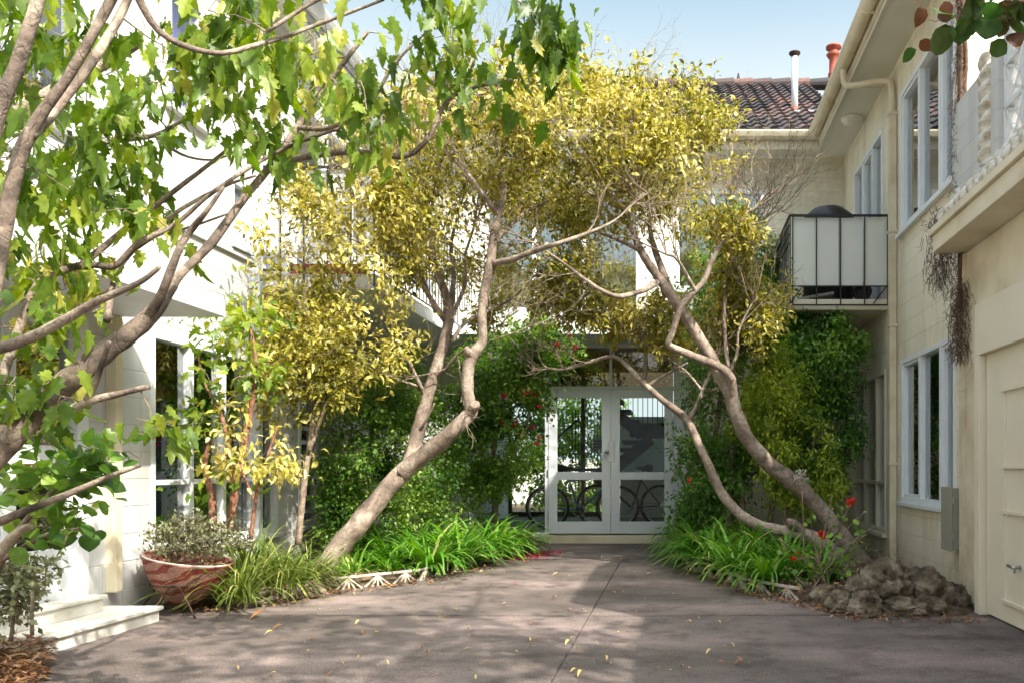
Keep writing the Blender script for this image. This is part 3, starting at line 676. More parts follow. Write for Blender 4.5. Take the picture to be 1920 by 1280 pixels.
# ---- things on the balcony
mb = MB(); mb.lathe((1.87, 9.75, 2.98), [(.30, 0), (.31, .6), (.33, 1.0), (.30, 1.13), (.2, 1.22), (.08, 1.26), (.001, 1.265)], 24)
for i, v in enumerate(mb.v): mb.v[i] = (v[0] + .015 * noise.noise(Vector(v) * 6), v[1], v[2] + .01 * noise.noise(Vector(v) * 9))
tag(mb.build('covered_barbecue', M['black'], smooth=True), 'black domed cover over a barbecue on the right balcony', 'barbecue')
t = thing('fan_heater', 'round black fan unit low behind the balcony railing', 'heater', (2.17, 9.3, 2.98))
mb = MB(); mb.lathe((2.17, 9.2, 3.1), [(.001, 0), (.03, 0), (.04, .03), (.085, .03), (.095, .0), (.105, .02), (.105, .1), (.001, .1)], 24, axis='y'); mb.build('fan_housing', M['black'], t, smooth=True)
mb = MB(); mb.box(2.05, 2.29, 9.22, 9.32, 2.98, 3.0); mb.build('foot', M['black'], t)
t = thing('folding_table', 'grey tray tilted on the balcony floor behind the railing', 'table', (1.66, 9.35, 2.98))
mb = MB(); mb.bar((1.42, 9.3, 3.0), (1.82, 9.3, 3.07), .3, .03); mb.build('tabletop', M['grey_soft'], t, bevel=.005)
mb = MB(); mb.bar((1.8, 9.2, 2.98), (1.84, 9.2, 3.12), .015); mb.build('leg', M['black'], t)

# ---- garage with roof terrace (right foreground)
XG = 2.25
gar = thing('garage', 'low cream garage on the right edge with panelled door and decorated roof parapet', 'garage', (XG + .1, 4, 0))
PG = Plane('R', XG)
mb = MB(); PW = Plane('R', 2.375); wall(mb, PW, -4, 6.58, -.02, 2.82, [(-1.6, 5.93, -.02, 1.92)], th=.3); mb.build('wall', M['cream_render'], gar)
mb = MB(); mb.box(XG + .3, XG + 6, 6.4, 6.6, -.02, 2.9); mb.build('side_wall', M['block_front'], gar)
mb = MB(); PG.box(mb, -1.7, 5.95, -.124, .02, 1.90, 2.28); PG.box(mb, 5.86, 5.95, -.124, .022, -.0, 1.898); mb.build('door_frame', M['cream_paint'], gar, bevel=.004)
mb = MB(); PG.box(mb, -1.6, 5.845, -.07, -.03, .015, 1.90)
for u0, u1 in ((-1.58, 1.2), (1.25, 3.2), (3.25, 5.80)):
    PG.box(mb, u1 - .30, u1 - .295, -.03, -.02, .15, 1.6)
    for z0, z1 in ((1.60, 1.625), (1.07, 1.09), (.76, .785), (.145, .17)): PG.box(mb, u0 + .05, u1 - .25, -.03, -.008, z0, z1)
gd = mb.build('garage_door', M['cream_paint'], gar, bevel=.004)
mb = MB(); mb.tube([(XG + .03, 5.27, .42), (XG - .03, 5.27, .42)], .012, 10); mb.tube([(XG - .03, 5.33, .425), (XG - .03, 5.22, .42)], .011, 10); mb.tube([(XG - .02, 5.25, .42), (XG - .02, 5.25, .385)], .008, 8); mb.build('handle', M['steel'], gd, smooth=True)
mb = MB(); PG.box(mb, -4, 6.55, -6, .14, 2.825, 2.96); PG.box(mb, -4, 6.58, -6, .17, 2.962, 3.02); mb.build('roof_slab', M['cream_render'], gar, bevel=.006)
# twisted mouldings
def rope(mb, a, b, r=.07, pitch=.16, lobes=2, amp=.3, n=16, step=.012):
    a = Vector(a); b = Vector(b); L = (b - a).length; k = int(L / step); d = (b - a).normalized(); s1 = d.orthogonal().normalized(); s2 = d.cross(s1); bb = len(mb.v)
    for i in range(k + 1):
        s = i / k * L; c = a + d * s
        for j in range(n):
            an = 2 * math.pi * j / n; ph = lobes * (an - 2 * math.pi * s / (pitch * lobes))
            rr = r * (1 - amp * abs(math.sin(ph / 2)) ** 3 + .12 * noise.noise(Vector((c.x * 14, c.y * 14 + an * 2, c.z * 14))))
            mb.v.append(tuple(c + (s1 * math.cos(an) + s2 * math.sin(an)) * rr))
    for i in range(k):
        for j in range(n): j2 = (j + 1) % n; mb.face((bb + i * n + j, bb + i * n + j2, bb + (i + 1) * n + j2, bb + (i + 1) * n + j))
mb = MB(); rope(mb, (XG - .04, 1.5, 3.10), (XG - .04, 6.5, 3.10), .085, .13, 2, .22); mb.build('twisted_moulding', M['rope'], gar, smooth=True)
mb = MB(); rope(mb, (XG + .05, 1.5, 3.235), (XG + .05, 6.48, 3.235), .075, .13, 2, .22); mb.build('twisted_moulding', M['rope'], gar, smooth=True)
mb = MB(); rope(mb, (XG + .055, 5.85, 3.27), (XG + .055, 5.85, 4.08), .085, .115, 2, .35, step=.008); mb.build('twisted_column', M['rope'], gar, smooth=True)
mb = MB(); mb.box(XG + .04, XG + .2, 5.94, 6.6, 3.24, 4.02); mb.build('parapet_wall', M['white_side'], gar)
mb = MB(); mb.box(XG + .02, XG + .18, 5.62, 5.74, 3.25, 4.05); mb.build('parapet_pier', M['white_side'], gar)
def breeze(mb, x, y0, z0, s):
    """one decorative breeze block: frame plus star ribs (in the YZ plane)"""
    t_ = .018; y1 = y0 + s; z1 = z0 + s; c = (y0 + s / 2, z0 + s / 2); th = .09
    def rib(p, q): mb.bar((x, p[0], p[1]), (x, q[0], q[1]), t_ if False else th, t_)
    def rb(p, q):
        p3 = Vector((x, *p)); q3 = Vector((x, *q)); d = (q3 - p3).normalized(); nn = Vector((1, 0, 0)); m_ = d.cross(nn)
        b = len(mb.v)
        for e in (p3, q3):
            for sa, sc in ((-1, -1), (1, -1), (1, 1), (-1, 1)): mb.v.append(tuple(e + nn * sa * th / 2 + m_ * sc * t_ / 2))
        for f in ((0, 1, 2, 3), (7, 6, 5, 4), (0, 4, 5, 1), (1, 5, 6, 2), (2, 6, 7, 3), (3, 7, 4, 0)): mb.face([b + i for i in f])
    th = .092
    for p, q in (((y0, z0), (y1, z0)), ((y0, z1), (y1, z1)), ((y0, z0), (y0, z1)), ((y1, z0), (y1, z1))): rb(p, q); th += .0012
    th = .075; i_ = s * .26
    dm = [(c[0] - i_, c[1]), (c[0], c[1] + i_), (c[0] + i_, c[1]), (c[0], c[1] - i_)]
    for k in range(4):
        th = .071 + .002 * k; rb(dm[k], dm[(k + 1) % 4])
    th = .064
    for (cy_, cz_) in ((y0, z0), (y1, z0), (y1, z1), (y0, z1)):
        for m_ in dm:
            if (m_[0] - cy_) ** 2 + (m_[1] - cz_) ** 2 < (s * .62) ** 2: rb((cy_, cz_), m_)
            th += .001
for zz in range(3):
    for k in range(8):
        mb = MB(); breeze(mb, XG + .1, 5.61 - (k + 1) * .30, 3.30 + zz * .30, .280); mb.build('breeze_block', M['white'], gar)

# ---- meter box on the wall
t = thing('meter_box', 'grey-beige metal meter box fixed to the cream wall beside the garage', 'meter box', (XR, 6.72, .38))
mb = MB(); mb.box(2.30, 2.418, 6.63, 6.86, .39, .905); mb.build('cabinet', M['meter'], t, bevel=.006)
mb = MB(); mb.box(2.286, 2.298, 6.62, 6.87, .38, .915); lid = mb.build('lid', M['meter'], t, bevel=.004)
mb = MB()
for z in (.48, .78): mb.tube([(2.303, 6.617, z), (2.303, 6.617, z + .05)], .006, 8)
mb.build('hinge', M['steel'], lid)

# ---- central block: entrance, upper facade
ent = thing('apartment_building', 'rear block facing the courtyard with white double glass doors and terracotta tiled roof', 'apartment building', (-1, YF + .1, 0))
PF = Plane('F', YF)
ops = [(-3.0, .19, -.02, 2.82), (.02, 1.27, 3.6, 5.02), (-2.7, -.5, 3.3, 5.0), (1.45, 2.1, 3.0, 4.1)]
mb = MB(); wall(mb, PF, -4.0, 0.19, -.02, Z_SOF, ops[:1] + [(-2.7, -.5, 3.3, 5.0), (.02, .19, 3.6, 5.02)]); mb.build('wall', M['white_front'], ent)
mb = MB(); wall(mb, PF, .19, XR, -.02, Z_SOF, [(.19, 1.27, 3.6, 5.02)]); mb.build('wall', M['block_front'], ent)
window(ent, PF, .02, 1.27, 3.6, 5.02, (.55,), (), fm=M['blue_white'], curtain=M['curtain'], cfrac=(0, .5), label='upper window behind the bare twigs')
window(ent, PF, -2.7, -.5, 3.3, 5.0, (-2.0, -1.3), (), fm=M['white'], curtain=M['curtain'], label='upper window behind the yellow tree crown')
room(ent, PF, -2.8, 1.8, 2.95, 5.4)
# eave
mb = MB(); mb.box(-4.2, EX + .0, EY, YF - .002, Z_SOF + .001, Z_SOF + .019); mb.build('soffit', M['soffit'], ent)
mb = MB(); mb.box(-4.2, EX - .001, EY - .022, EY, Z_SOF - .03, Z_SOF + .17); mb.build('fascia', M['cream_paint'], ent, bevel=.004)
gutter_run(ent, (-4.2, EY - .02, Z_SOF + .17), (EX, EY - .02, Z_SOF + .17), (0, -1, 0))
tiles(ent, (-5.0, EY - .06, Z_SOF + .2), (1, 0, 0), (0, 1, .62), 36, 17, name='roof', g=random.Random(9))
mb = MB(); RY = EY - .06 + 17 * .30 * .85; RZ = Z_SOF + .2 + 17 * .30 * .527
for k in range(22): 
    mb.tube([(-5 + k * .36, RY, RZ + .02), (-5 + k * .36 + .37, RY, RZ + .035)], [.10, .115], 12, t=rnd.uniform(.2, .8))
for k in (4, 9, 14, 17, 20): mb.tube([(-4.9 + k * .36, RY, RZ + .1), (-4.9 + k * .36, RY, RZ + .24)], [.04, .012], 8, t=.2)
mb.build('ridge_tile', M['tile'], ent)
# flues
t = thing('roof_flue', 'white metal flue with flat cap on the tiled roof', 'flue', (1.95, 12.6, 6.6))
d_ = 12.6; x_ = (1490 - CX) * d_ / F
mb = MB(); zb = H + (CY - 205) * d_ / F; zt = H + (CY - 105) * d_ / F; mb.tube([(x_, d_, zb - .15), (x_, d_, zt)], [.055, .05], 16); mb.build('pipe', M['galv'], t, smooth=True)
mb = MB(); mb.lathe((x_, d_, zt), [(.05, -.02), (.06, .0), (.09, .03), (.092, .045), (.05, .06), (.001, .065)], 20); mb.build('cap', M['rust'], t, smooth=True)
mb = MB(); mb.lathe((x_, d_, zb - .12), [(.12, -.1), (.085, .03), (.06, .14), (.055, .15)], 16); mb.build('collar', M['redpipe'], t, smooth=True)
mb = MB(); mb.bar((x_ - .15, d_ - .12, zb - .14), (x_ + .35, d_ - .12, zb - .14), .28, .02); mb.build('flashing', M['galv'], t)
t = thing('roof_flue', 'red ringed terracotta vent pipe behind the gutter', 'flue', (2.6, 13, 6.6))
d_ = 13.0; x_ = (1563 - CX) * d_ / F; zt = H + (CY - 88) * d_ / F
mb = MB(); mb.lathe((x_, d_, zt), [(.075, -1.6), (.075, -.5), (.09, -.48), (.09, -.44), (.075, -.42), (.07, -.2), (.095, -.17), (.12, -.13), (.075, -.1), (.075, -.05), (.125, -.03), (.125, 0), (.001, .01)], 20); mb.build('pipe', M['redpipe'], t, smooth=True)
# entrance canopy
mb = MB(); mb.box(-3.1, .6, 10.62, YF - .002, 2.84, 3.16); mb.build('entrance_canopy', M['white'], ent, bevel=.006)
# door set: transoms, posts
DX0, DX1 = -1.80, -.02; DB = .135; DT = DB + 2.05; DM = (DX0 + DX1) / 2
mb = MB(); mb.box(-3.0, .19, YF - .05, YF + .15, -.02, .11); mb.build('door_step', M['cream_render'], ent, bevel=.006)
mb = MB()
mb.box(DX0 - .05, DX0 - .004, YF + .0, YF + .12, .11, 2.82); mb.box(DX1 + .004, .19, YF + .0, YF + .12, .11, 2.82)
mb.box(DX0 - .004, DX1 + .004, YF + .002, YF + .118, DT + .004, DT + .045); mb.box(DM - .02, DM + .02, YF + .002, YF + .1, DT + .045, 2.78)
mb.box(-3.0, DX0 - .05, YF + .003, YF + .117, .11, .15); mb.box(-3.0, -2.96, YF + .0, YF + .12, .15, 2.82); mb.box(-2.96, DX0 - .05, YF + .002, YF + .1, 2.17, 2.21)
mb.box(-2.96, DX1 + .004, YF + .001, YF + .119, 2.78, 2.82)
mb.build('door_surround', M['door_white'], ent, bevel=.003)
mb = MB(); mb.box(DX0, DM - .02, YF + .05, YF + .056, DT + .045, 2.78); mb.box(DM + .02, DX1, YF + .05, YF + .056, DT + .045, 2.78); mb.box(-2.96, DX0 - .05, YF + .05, YF + .056, 2.21, 2.78); mb.build('transom_glass', M['glass_dark'], ent)
mb = MB(); mb.box(-2.96, DX0 - .05, YF + .05, YF + .056, .15, 2.17); mb.build('side_glass', M['glass_door'], ent)
for sx in (0, 1):
    x0, x1 = (DX0 + .002, DM - .003) if sx == 0 else (DM + .003, DX1 - .002); mb = MB(); y0, y1 = YF - .012, YF + .032; s = .125
    gx0, gx1 = (x0 + s, x1 - s)
    zr = DB + .82; 
    mb.box(x0, gx0, y0, y1, DB, DT); mb.box(gx1, x1, y0, y1, DB, DT)
    mb.box(gx0, gx1, y0, y1, DB, DB + .17); mb.box(gx0, gx1, y0, y1, zr - .055, zr + .055); mb.box(gx0, gx1, y0, y1, DT - .12, DT)
    dr = mb.build('door', M['door_white'], ent, bevel=.004); dr['label'] = ('left' if sx == 0 else 'right') + ' leaf of the white glazed entrance doors'
    mb = MB(); mb.box(gx0, gx1, YF + .008, YF + .014, DB + .17, zr - .055); mb.box(gx0, gx1, YF + .008, YF + .014, zr + .055, DT - .12); mb.build('pane', M['glass_door'], dr)
    mb = MB(); hx = x0 - .008 if sx == 0 else x1 + .002
    for z in (.35, .95, 1.75): mb.box(hx, hx + .012, y0 - .012, y0 + .01, z, z + .10)
    mb.build('hinge', M['steel'], dr)
    if sx == 0:
        mb = MB(); mb.lathe((x1 - .05, y0 - .05, DB + 1.16), [(.001, -.03), (.026, -.025), (.03, 0), (.02, .02), (.012, .035), (.012, .05)], 16, axis='y'); mb.build('door_knob', M['steel'], dr, smooth=True)
    else:
        mb = MB(); mb.box(x0 - .03, x0 + .05, y0 - .008, y0 - .001, DB + 1.02, DB + 1.30); mb.build('handle_plate', M['steel'], dr, bevel=.003)
t = thing('intercom', 'pale intercom panel on the post right of the entrance doors', 'intercom', (.08, YF - .02, 1.3))
mb = MB(); mb.box(.02, .15, YF - .03, YF - .002, 1.25, 1.55); mb.build('panel', M['panel'], t, bevel=.004)
mb = MB(); mb.box(.045, .125, YF - .036, YF - .031, 1.42, 1.52)
for i in range(2):
    for j in range(3): mb.box(.05 + i * .045, .078 + i * .045, YF - .037, YF - .031, 1.27 + j * .045, 1.30 + j * .045)
mb.build('button_plate', M['meter'], t)
t = thing('letterbox', 'small pale letterbox below the intercom by the entrance', 'letterbox', (.08, YF - .05, 1.0))
mb = MB(); mb.box(.02, .17, YF - .07, YF - .002, .98, 1.18); mb.build('box_body', M['panel'], t, bevel=.004)
mb = MB(); mb.box(.04, .15, YF - .076, YF - .0705, 1.12, 1.14); mb.build('slot', M['black'], t)
# lobby interior
LB = 15.4
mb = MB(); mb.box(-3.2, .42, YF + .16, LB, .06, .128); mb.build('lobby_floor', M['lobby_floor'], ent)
mb = MB(); mb.box(-1.05, .42, LB, LB + .1, .13, 2.05); mb.box(.42, .5, YF + .21, LB, .13, 2.9); mb.box(-3.28, -3.2, YF + .21, LB, .13, 2.9); mb.box(-3.2, .42, YF + .21, LB, 2.9, 2.94); mb.build('lobby_wall', M['lobby'], ent)  # rear wall stops short at the top, opened so sky light enters
mb = MB()
for x in (-3.2, -2.5, -1.8, -1.12): mb.box(x, x + .06, LB, LB + .08, .13, 2.9)
mb.box(-3.2, -1.05, LB + .005, LB + .07, 1.0, 1.06); mb.box(-3.2, -1.05, LB + .005, LB + .07, .13, .22); mb.build('rear_glazing_frame', M['concrete'], ent)
# staircase
t = thing('staircase', 'brown concrete stair with landing and thin balusters inside the lobby', 'staircase', (-.5, 14, .13))
k = 13.6 / F
def LX(px): return (px - CX) * k
def LZ(py): return H + (CY - py) * k
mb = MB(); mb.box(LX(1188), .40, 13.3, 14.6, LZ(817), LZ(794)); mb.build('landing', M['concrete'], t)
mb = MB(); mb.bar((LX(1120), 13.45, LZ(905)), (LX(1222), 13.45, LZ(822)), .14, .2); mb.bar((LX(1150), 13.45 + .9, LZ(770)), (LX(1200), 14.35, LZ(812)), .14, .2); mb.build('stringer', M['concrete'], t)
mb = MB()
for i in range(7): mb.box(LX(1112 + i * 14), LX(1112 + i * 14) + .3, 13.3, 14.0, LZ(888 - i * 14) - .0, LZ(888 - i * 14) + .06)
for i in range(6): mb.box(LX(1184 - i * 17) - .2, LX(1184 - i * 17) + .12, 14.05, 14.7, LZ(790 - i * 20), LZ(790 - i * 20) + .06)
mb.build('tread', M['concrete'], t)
mb = MB()
for i in range(9): mb.box(LX(1170 + i * 9), LX(1170 + i * 9) + .012, 13.29, 13.302, LZ(806), LZ(735))
for i in range(14): mb.box(LX(1068 + i * 6), LX(1068 + i * 6) + .012, 13.9, 13.912, LZ(905), LZ(765))
mb.bar((LX(1035), 13.3, LZ(835)), (LX(1085), 13.3, LZ(790)), .05, .03); mb.box(LX(1160), .4, 13.28, 13.31, LZ(735), LZ(735) + .03)
mb.build('balustrade', M['rust'], t)
t = thing('notice_board', 'grey notice board hanging behind the left door glass', 'sign', (-1.3, 13.7, 1.5))
mb = MB(); mb.box(-1.40, -1.13, 13.7, 13.72, 1.37, 1.57); mb.build('board', M['grey_soft'], t)
mb = MB()
for i in range(3): mb.box(-1.38, -1.16, 13.694, 13.699, 1.52 - i * .05, 1.535 - i * .05)
mb.build('notice_line', M['room'], t)

# ---- bicycles in the lobby
def bicycle(loc, sx, framemat, label, yaw=0):
    t = thing('bicycle', label, 'bicycle', (0, 0, 0)); r = .335; wb = 1.06
    for wx in (-wb / 2, wb / 2):
        mb = MB(); mb.torus((wx, 0, r), r - .022, .022, 40, 8); wh = mb.build('wheel', M['tyre'], t, smooth=True)
        mb = MB(); mb.torus((wx, 0, r), r - .05, .011, 40, 6); mb.build('rim', M['steel'], wh, smooth=True)
        mb = MB()
        for i in range(24): a = 2 * math.pi * i / 24; mb.tube([(wx, .02 * (-1) ** i, r), (wx + (r - .05) * math.cos(a), 0, r + (r - .05) * math.sin(a))], .0012, 4, cap=False)
        mb.tube([(wx, -.05, r), (wx, .05, r)], .018, 10); mb.build('spokes', M['steel'], wh)
    bb = (-.06, 0, .29); st = (-.22, 0, .80); hd = (.36, 0, .82); hb = (.40, 0, .70); ra = (-wb / 2, 0, r); fa = (wb / 2, 0, r)
    mb = MB(); mb.tube([bb, st], .016, 10); mb.tube([bb, hb], .02, 10); mb.tube([(-.2, 0, .74), (.37, 0, .79)], .017, 10); mb.tube([hd, hb], .02, 10)
    for s in (-.04, .04): mb.tube([(bb[0], s * .5, bb[2]), (ra[0], s * 1.2, ra[2])], .009, 8); mb.tube([(st[0] + .02, s * .4, st[2] - .06), (ra[0], s * 1.2, ra[2])], .008, 8)
    mb.build('frame', framemat, t, smooth=True)
    mb = MB()
    for s in (-.05, .05): mb.tube([(.405, s, .68), (fa[0], s, fa[2])], .012, 8)
    mb.tube([(.405, -.05, .68), (.405, .05, .68)], .014, 8); mb.build('fork', M['black'], t, smooth=True)
    mb = MB(); mb.tube([hd, (.34, 0, .93)], .014, 8); q, rr = smooth_path([(.28, -.3, .95), (.33, -.22, .94), (.35, 0, .93), (.33, .22, .94), (.28, .3, .95)], [.013] * 5, 4); mb.tube(q, .013, 8); mb.tube([(.24, -.3, .95), (.31, -.3, .95)], .018, 8); mb.tube([(.24, .3, .95), (.31, .3, .95)], .018, 8); mb.build('handlebar', M['black'], t, smooth=True)
    mb = MB(); mb.tube([st, (-.25, 0, .90)], .012, 8); b = len(mb.v)
    q = [(-.39, .0, .93), (-.33, 0, .935), (-.25, 0, .925), (-.12, 0, .925)]; mb.tube(q, [.05, .065, .04, .018], 10); mb.build('saddle', M['black'], t, smooth=True)
    mb = MB(); mb.torus((bb[0], -.03, bb[2]), .085, .006, 24, 6); mb.tube([(bb[0], -.06, bb[2]), (bb[0] + .12, -.06, bb[2] - .12)], .009, 8); mb.tube([(bb[0], .06, bb[2]), (bb[0] - .12, .06, bb[2] + .12)], .009, 8)
    mb.box(bb[0] + .09, bb[0] + .17, -.14, -.06, bb[2] - .135, bb[2] - .115); mb.box(bb[0] - .16, bb[0] - .08, .06, .14, bb[2] + .115, bb[2] + .135); mb.build('crank', M['steel'], t, smooth=False)
    mb = MB(); mb.tube([(ra[0], -.03, r + .03), (bb[0], -.03, bb[2] + .085)], .004, 5); mb.tube([(ra[0], -.03, r - .03), (bb[0], -.03, bb[2] - .085)], .004, 5); mb.build('chain', M['rust'], t)
    t.location = loc; t.scale = (1, 1, 1); t.rotation_euler = (R(4), 0, yaw); return t
bicycle((-1.40, 12.2, .135), 1, M['bikeblue'], 'blue framed bicycle standing right behind the entrance doors', R(4))
bicycle((-.75, 12.85, .135), 1, M['black'], 'black bicycle leaning under the stairs behind the blue one', R(172))

# garden seen through the lobby
def bush_ells(cx, cy, cz, r, n, g):
    v = g.normal(0, 1, (n, 3)); v /= np.linalg.norm(v, axis=1, keepdims=True); return np.array([cx, cy, cz]) + v * (g.uniform(0, 1, (n, 1)) ** .4) * np.array(r)

# ---- left wing
lw = thing('apartment_building', 'sunlit white wing on the left with porch canopy, tall windows and balcony', 'apartment building', (XL - .1, 6, 0))
PL = Plane('L', XL)
wins_l = [(3.6, 4.55, .2, 2.1), (4.75, 5.45, .2, 2.08), (6.10, 8.05, .43, 2.12), (8.5, 8.95, .45, 1.9), (6.3, 6.8, 3.95, 4.95), (7.2, 7.5, 3.1, 3.7), (4.3, 5.4, 3.3, 4.9), (8.4, 10.8, 3.05, 5.0)]
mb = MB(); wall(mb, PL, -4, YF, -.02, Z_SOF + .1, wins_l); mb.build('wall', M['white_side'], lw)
W = M['white']
window(lw, PL, 3.6, 4.55, .2, 2.1, (), (1.1,), fm=W, sill=False, label='tall white glazed panel beside the porch door')
window(lw, PL, 6.10, 8.05, .43, 2.12, (6.62, 7.1, 7.6), (.96,), fm=W, curtain=M['curtain'], cfrac=(.32, .4), label='wide ground floor window behind the red bowl')
window(lw, PL, 8.5, 8.95, .45, 1.9, (), (.6, .75, .9, 1.05, 1.2, 1.35, 1.5, 1.65), fm=W, label='narrow louvred window behind the leaning tree')
window(lw, PL, 6.3, 6.8, 3.95, 4.95, (), (), fm=W, curtain=M['purple'], gm=M['glass_door'], label='upper window with purple curtain behind green leaves')
window(lw, PL, 7.2, 7.5, 3.1, 3.7, (), (), fm=W, curtain=M['purple'], gm=M['glass_door'], label='small purple curtained window beside the balcony')
window(lw, PL, 4.3, 5.4, 3.3, 4.9, (4.85,), (), fm=W, curtain=M['curtain'], label='upper window hidden behind the nearest branches')
window(lw, PL, 8.4, 10.8, 3.05, 5.0, (9.2, 10.0), (), fm=W, curtain=M['curtain'], label='balcony window of the left wing')
room(lw, PL, 3.5, 9.6, .0, 2.6); room(lw, PL, 4, 11.2, 2.95, 5.4)
mb = MB(); PL.box(mb, 4.75, 4.85, -.11, .01, .2, 2.08); PL.box(mb, 5.35, 5.45, -.11, .01, .2, 2.08); PL.box(mb, 4.85, 5.35, -.11, .008, 1.98, 2.08); PL.box(mb, 4.85, 5.35, -.09, -.03, .2, .55); PL.box(mb, 4.85, 5.35, -.09, -.03, 1.1, 1.22)
pd = mb.build('porch_door', W, lw, bevel=.004); mb = MB(); PL.box(mb, 4.86, 5.34, -.06, -.054, .56, 1.97); mb.build('pane', M['glass'], pd)
mb = MB(); PL.box(mb, -4, 11.2, 0, .03, 3.0, 3.045); mb.build('band', W, lw)
mb = MB(); mb.box(XL, -3.2, 4.3, 5.7, 2.145, 2.265); mb.build('porch_canopy', M['white'], lw, bevel=.005)
mb = MB(); mb.box(XL + .0, XL + .075, 5.62, 5.69, .2, 2.14); mb.box(XL + .0, XL + .08, 5.61, 5.70, 2.0, 2.03); mb.build('downpipe', M['gutter'], lw, bevel=.004)
mb = MB(); mb.box(XL + .0, XL + .075, 7.56, 7.63, .2, 5.4); mb.build('downpipe', M['galv'], lw, bevel=.004)
mb = MB(); mb.box(XL + .0, -3.62, 4.62, 5.62, -.02, .075); mb.box(XL + .0, -3.6, 4.6, 5.64, .078, .105); mb.build('step', M['step'], lw, bevel=.006)
mb = MB(); mb.box(XL, -3.87, 4.62, 5.42, .105, .19); mb.box(XL, -3.85, 4.6, 5.44, .193, .215); mb.build('step', M['step'], lw, bevel=.006)
EL = -3.72
mb = MB(); mb.box(XL - .3, EL, -4, EY + .02, Z_SOF + .1, Z_SOF + .12); mb.build('soffit', M['soffit'], lw)
mb = MB(); mb.box(EL - .022, EL, -4, EY, Z_SOF + .07, Z_SOF + .27); mb.build('fascia', W, lw, bevel=.004)
gutter_run(lw, (EL, -4, Z_SOF + .27), (EL, EY - .16, Z_SOF + .27), (1, 0, 0), M['white'])
mb = MB(); mb.box(EL + .02, EL + .22, 7.9, 8.1, Z_SOF + .28, Z_SOF + .58); mb.build('rain_head', M['gutter'], lw, bevel=.005)
tiles(lw, (EL + .03, 2.0, Z_SOF + .3), (0, 1, 0), (-1, 0, .55), 44, 9, name='roof', g=random.Random(6))
# left balcony
mb = MB(); mb.box(XL, -2.87, 7.68, YF, 2.78, 2.93); bal = mb.build('balcony', W, lw, bevel=.006); bal['label'] = 'long white left-hand balcony with thin black bars'
mb = MB(); x = XL + .02
for k in range(5): mb.box(XL + .015 + k * .225, XL + .015 + k * .225 + .215, 7.675, 7.683, 3.14, 3.92)
for k in range(6): mb.box(-2.892, -2.884, 7.72 + k * .6, 7.72 + k * .6 + .58, 3.14, 3.92)
mb.build('balcony_panel', M['white'], bal)
mb = MB(); mb.box(XL + .3, -2.95, 7.70, 7.72, 2.935, 3.03); mb.build('red_board', M['redband'], bal)
mb = MB(); mb.box(XL, -2.87, 7.64, 7.66, 3.93, 3.955); mb.box(XL, -2.87, 7.642, 7.656, 2.95, 2.965)
for k in range(6): mb.box(XL + .0 + k * .224, XL + .012 + k * .224, 7.644, 7.656, 2.80, 3.93)
mb.box(-2.872, -2.854, 7.66, YF, 3.93, 3.955); mb.box(-2.87, -2.856, 7.66, YF, 2.95, 2.965); y = 7.78
while y < YF - .05: mb.box(-2.868, -2.858, y, y + .01, 2.965, 3.93); y += .12
mb.build('railing', M['black'], bal)

# ================================================================= TREES
def bare(mb, p, d, L, r, depth, g):
    k = 5; pts = [p.copy()]; q = p.copy(); dd = d.copy()
    for i in range(k):
        dd = (dd + Vector(g.normal(0, .16, 3)) + Vector((0, 0, .05))).normalized(); q = q + dd * L / k; pts.append(q.copy())
    mb.tube(pts, list(np.linspace(r, r * .55, k + 1)), 5, cap=False)
    if depth:
        for i in range(g.integers(3, 5)):
            j = int(g.integers(1, k + 1)); nd = (dd + Vector(g.normal(0, .55, 3))).normalized(); bare(mb, pts[j], nd, L * g.uniform(.5, .8), r * .55, depth - 1, g)
def tree(name, label, cat, base, paths, ells, count, per, tpl, size, lmat, seed, bark, gap=.0, spread=.05, nz=.5, down=.4, tintmu=.5, tintsd=.22, sides=10, group=None, extra=None, shell=.45, twigmat=None, rmax=.011, seg=.14, crown_name='crown', maxlen=.35, tint_clump=.35, lift=.25, tips=0):
    g = np.random.default_rng(seed)
    t = thing(name, label, cat, base, group)
    mb = MB(); nodes, rs = skeleton(mb, paths, sides); mb.build('trunk', bark, t, smooth=True)
    tg = ell_points(ells, count, g, gap, shell=shell)
    mb = MB()
    for pa in (paths if tips else ()):
        e_ = P(*pa[-1][:3]); d_ = (e_ - P(*pa[-3][:3])).normalized() if len(pa) > 2 else Vector((0, 0, 1))
        if len(pa) > 3:
            for k in range(3): bare(mb, e_, (d_ + Vector(g.normal(0, .35, 3))).normalized(), tips * g.uniform(.6, 1.1), max(.005, pa[-1][3] * .8), 3, g)
            for q_ in pa[-3:-1]: bare(mb, P(*q_[:3]), (d_ + Vector(g.normal(0, .7, 3))).normalized(), tips * .8, .007, 2, g)
    pth = grow(mb, nodes, rs, tg, g, seg=seg, rmax=rmax, lift=lift); mb.build('twigs', twigmat or M['twig'], t, smooth=True)
    pos, dirs = twig_leaves(pth, per, spread, g, maxlen=maxlen)
    ok = pos[:, 2] > .03; pos = pos[ok]; dirs = dirs[ok]
    dirs = dirs / (np.linalg.norm(dirs, axis=1, keepdims=True) + 1e-9) + np.array([0, 0, -down])
    sz = g.uniform(size[0], size[1], len(pos)); V, T, k = leaves(tpl, pos, dirs, sz, g, nz)
    cl = np.array([noise.noise(Vector(p) * 2.2) for p in pos]) * tint_clump
    ti = np.repeat(np.clip(g.normal(tintmu, tintsd, len(pos)) + cl, 0, 1), k)
    tri_mesh(crown_name, V, T, ti, lmat, t)
    return t, pth
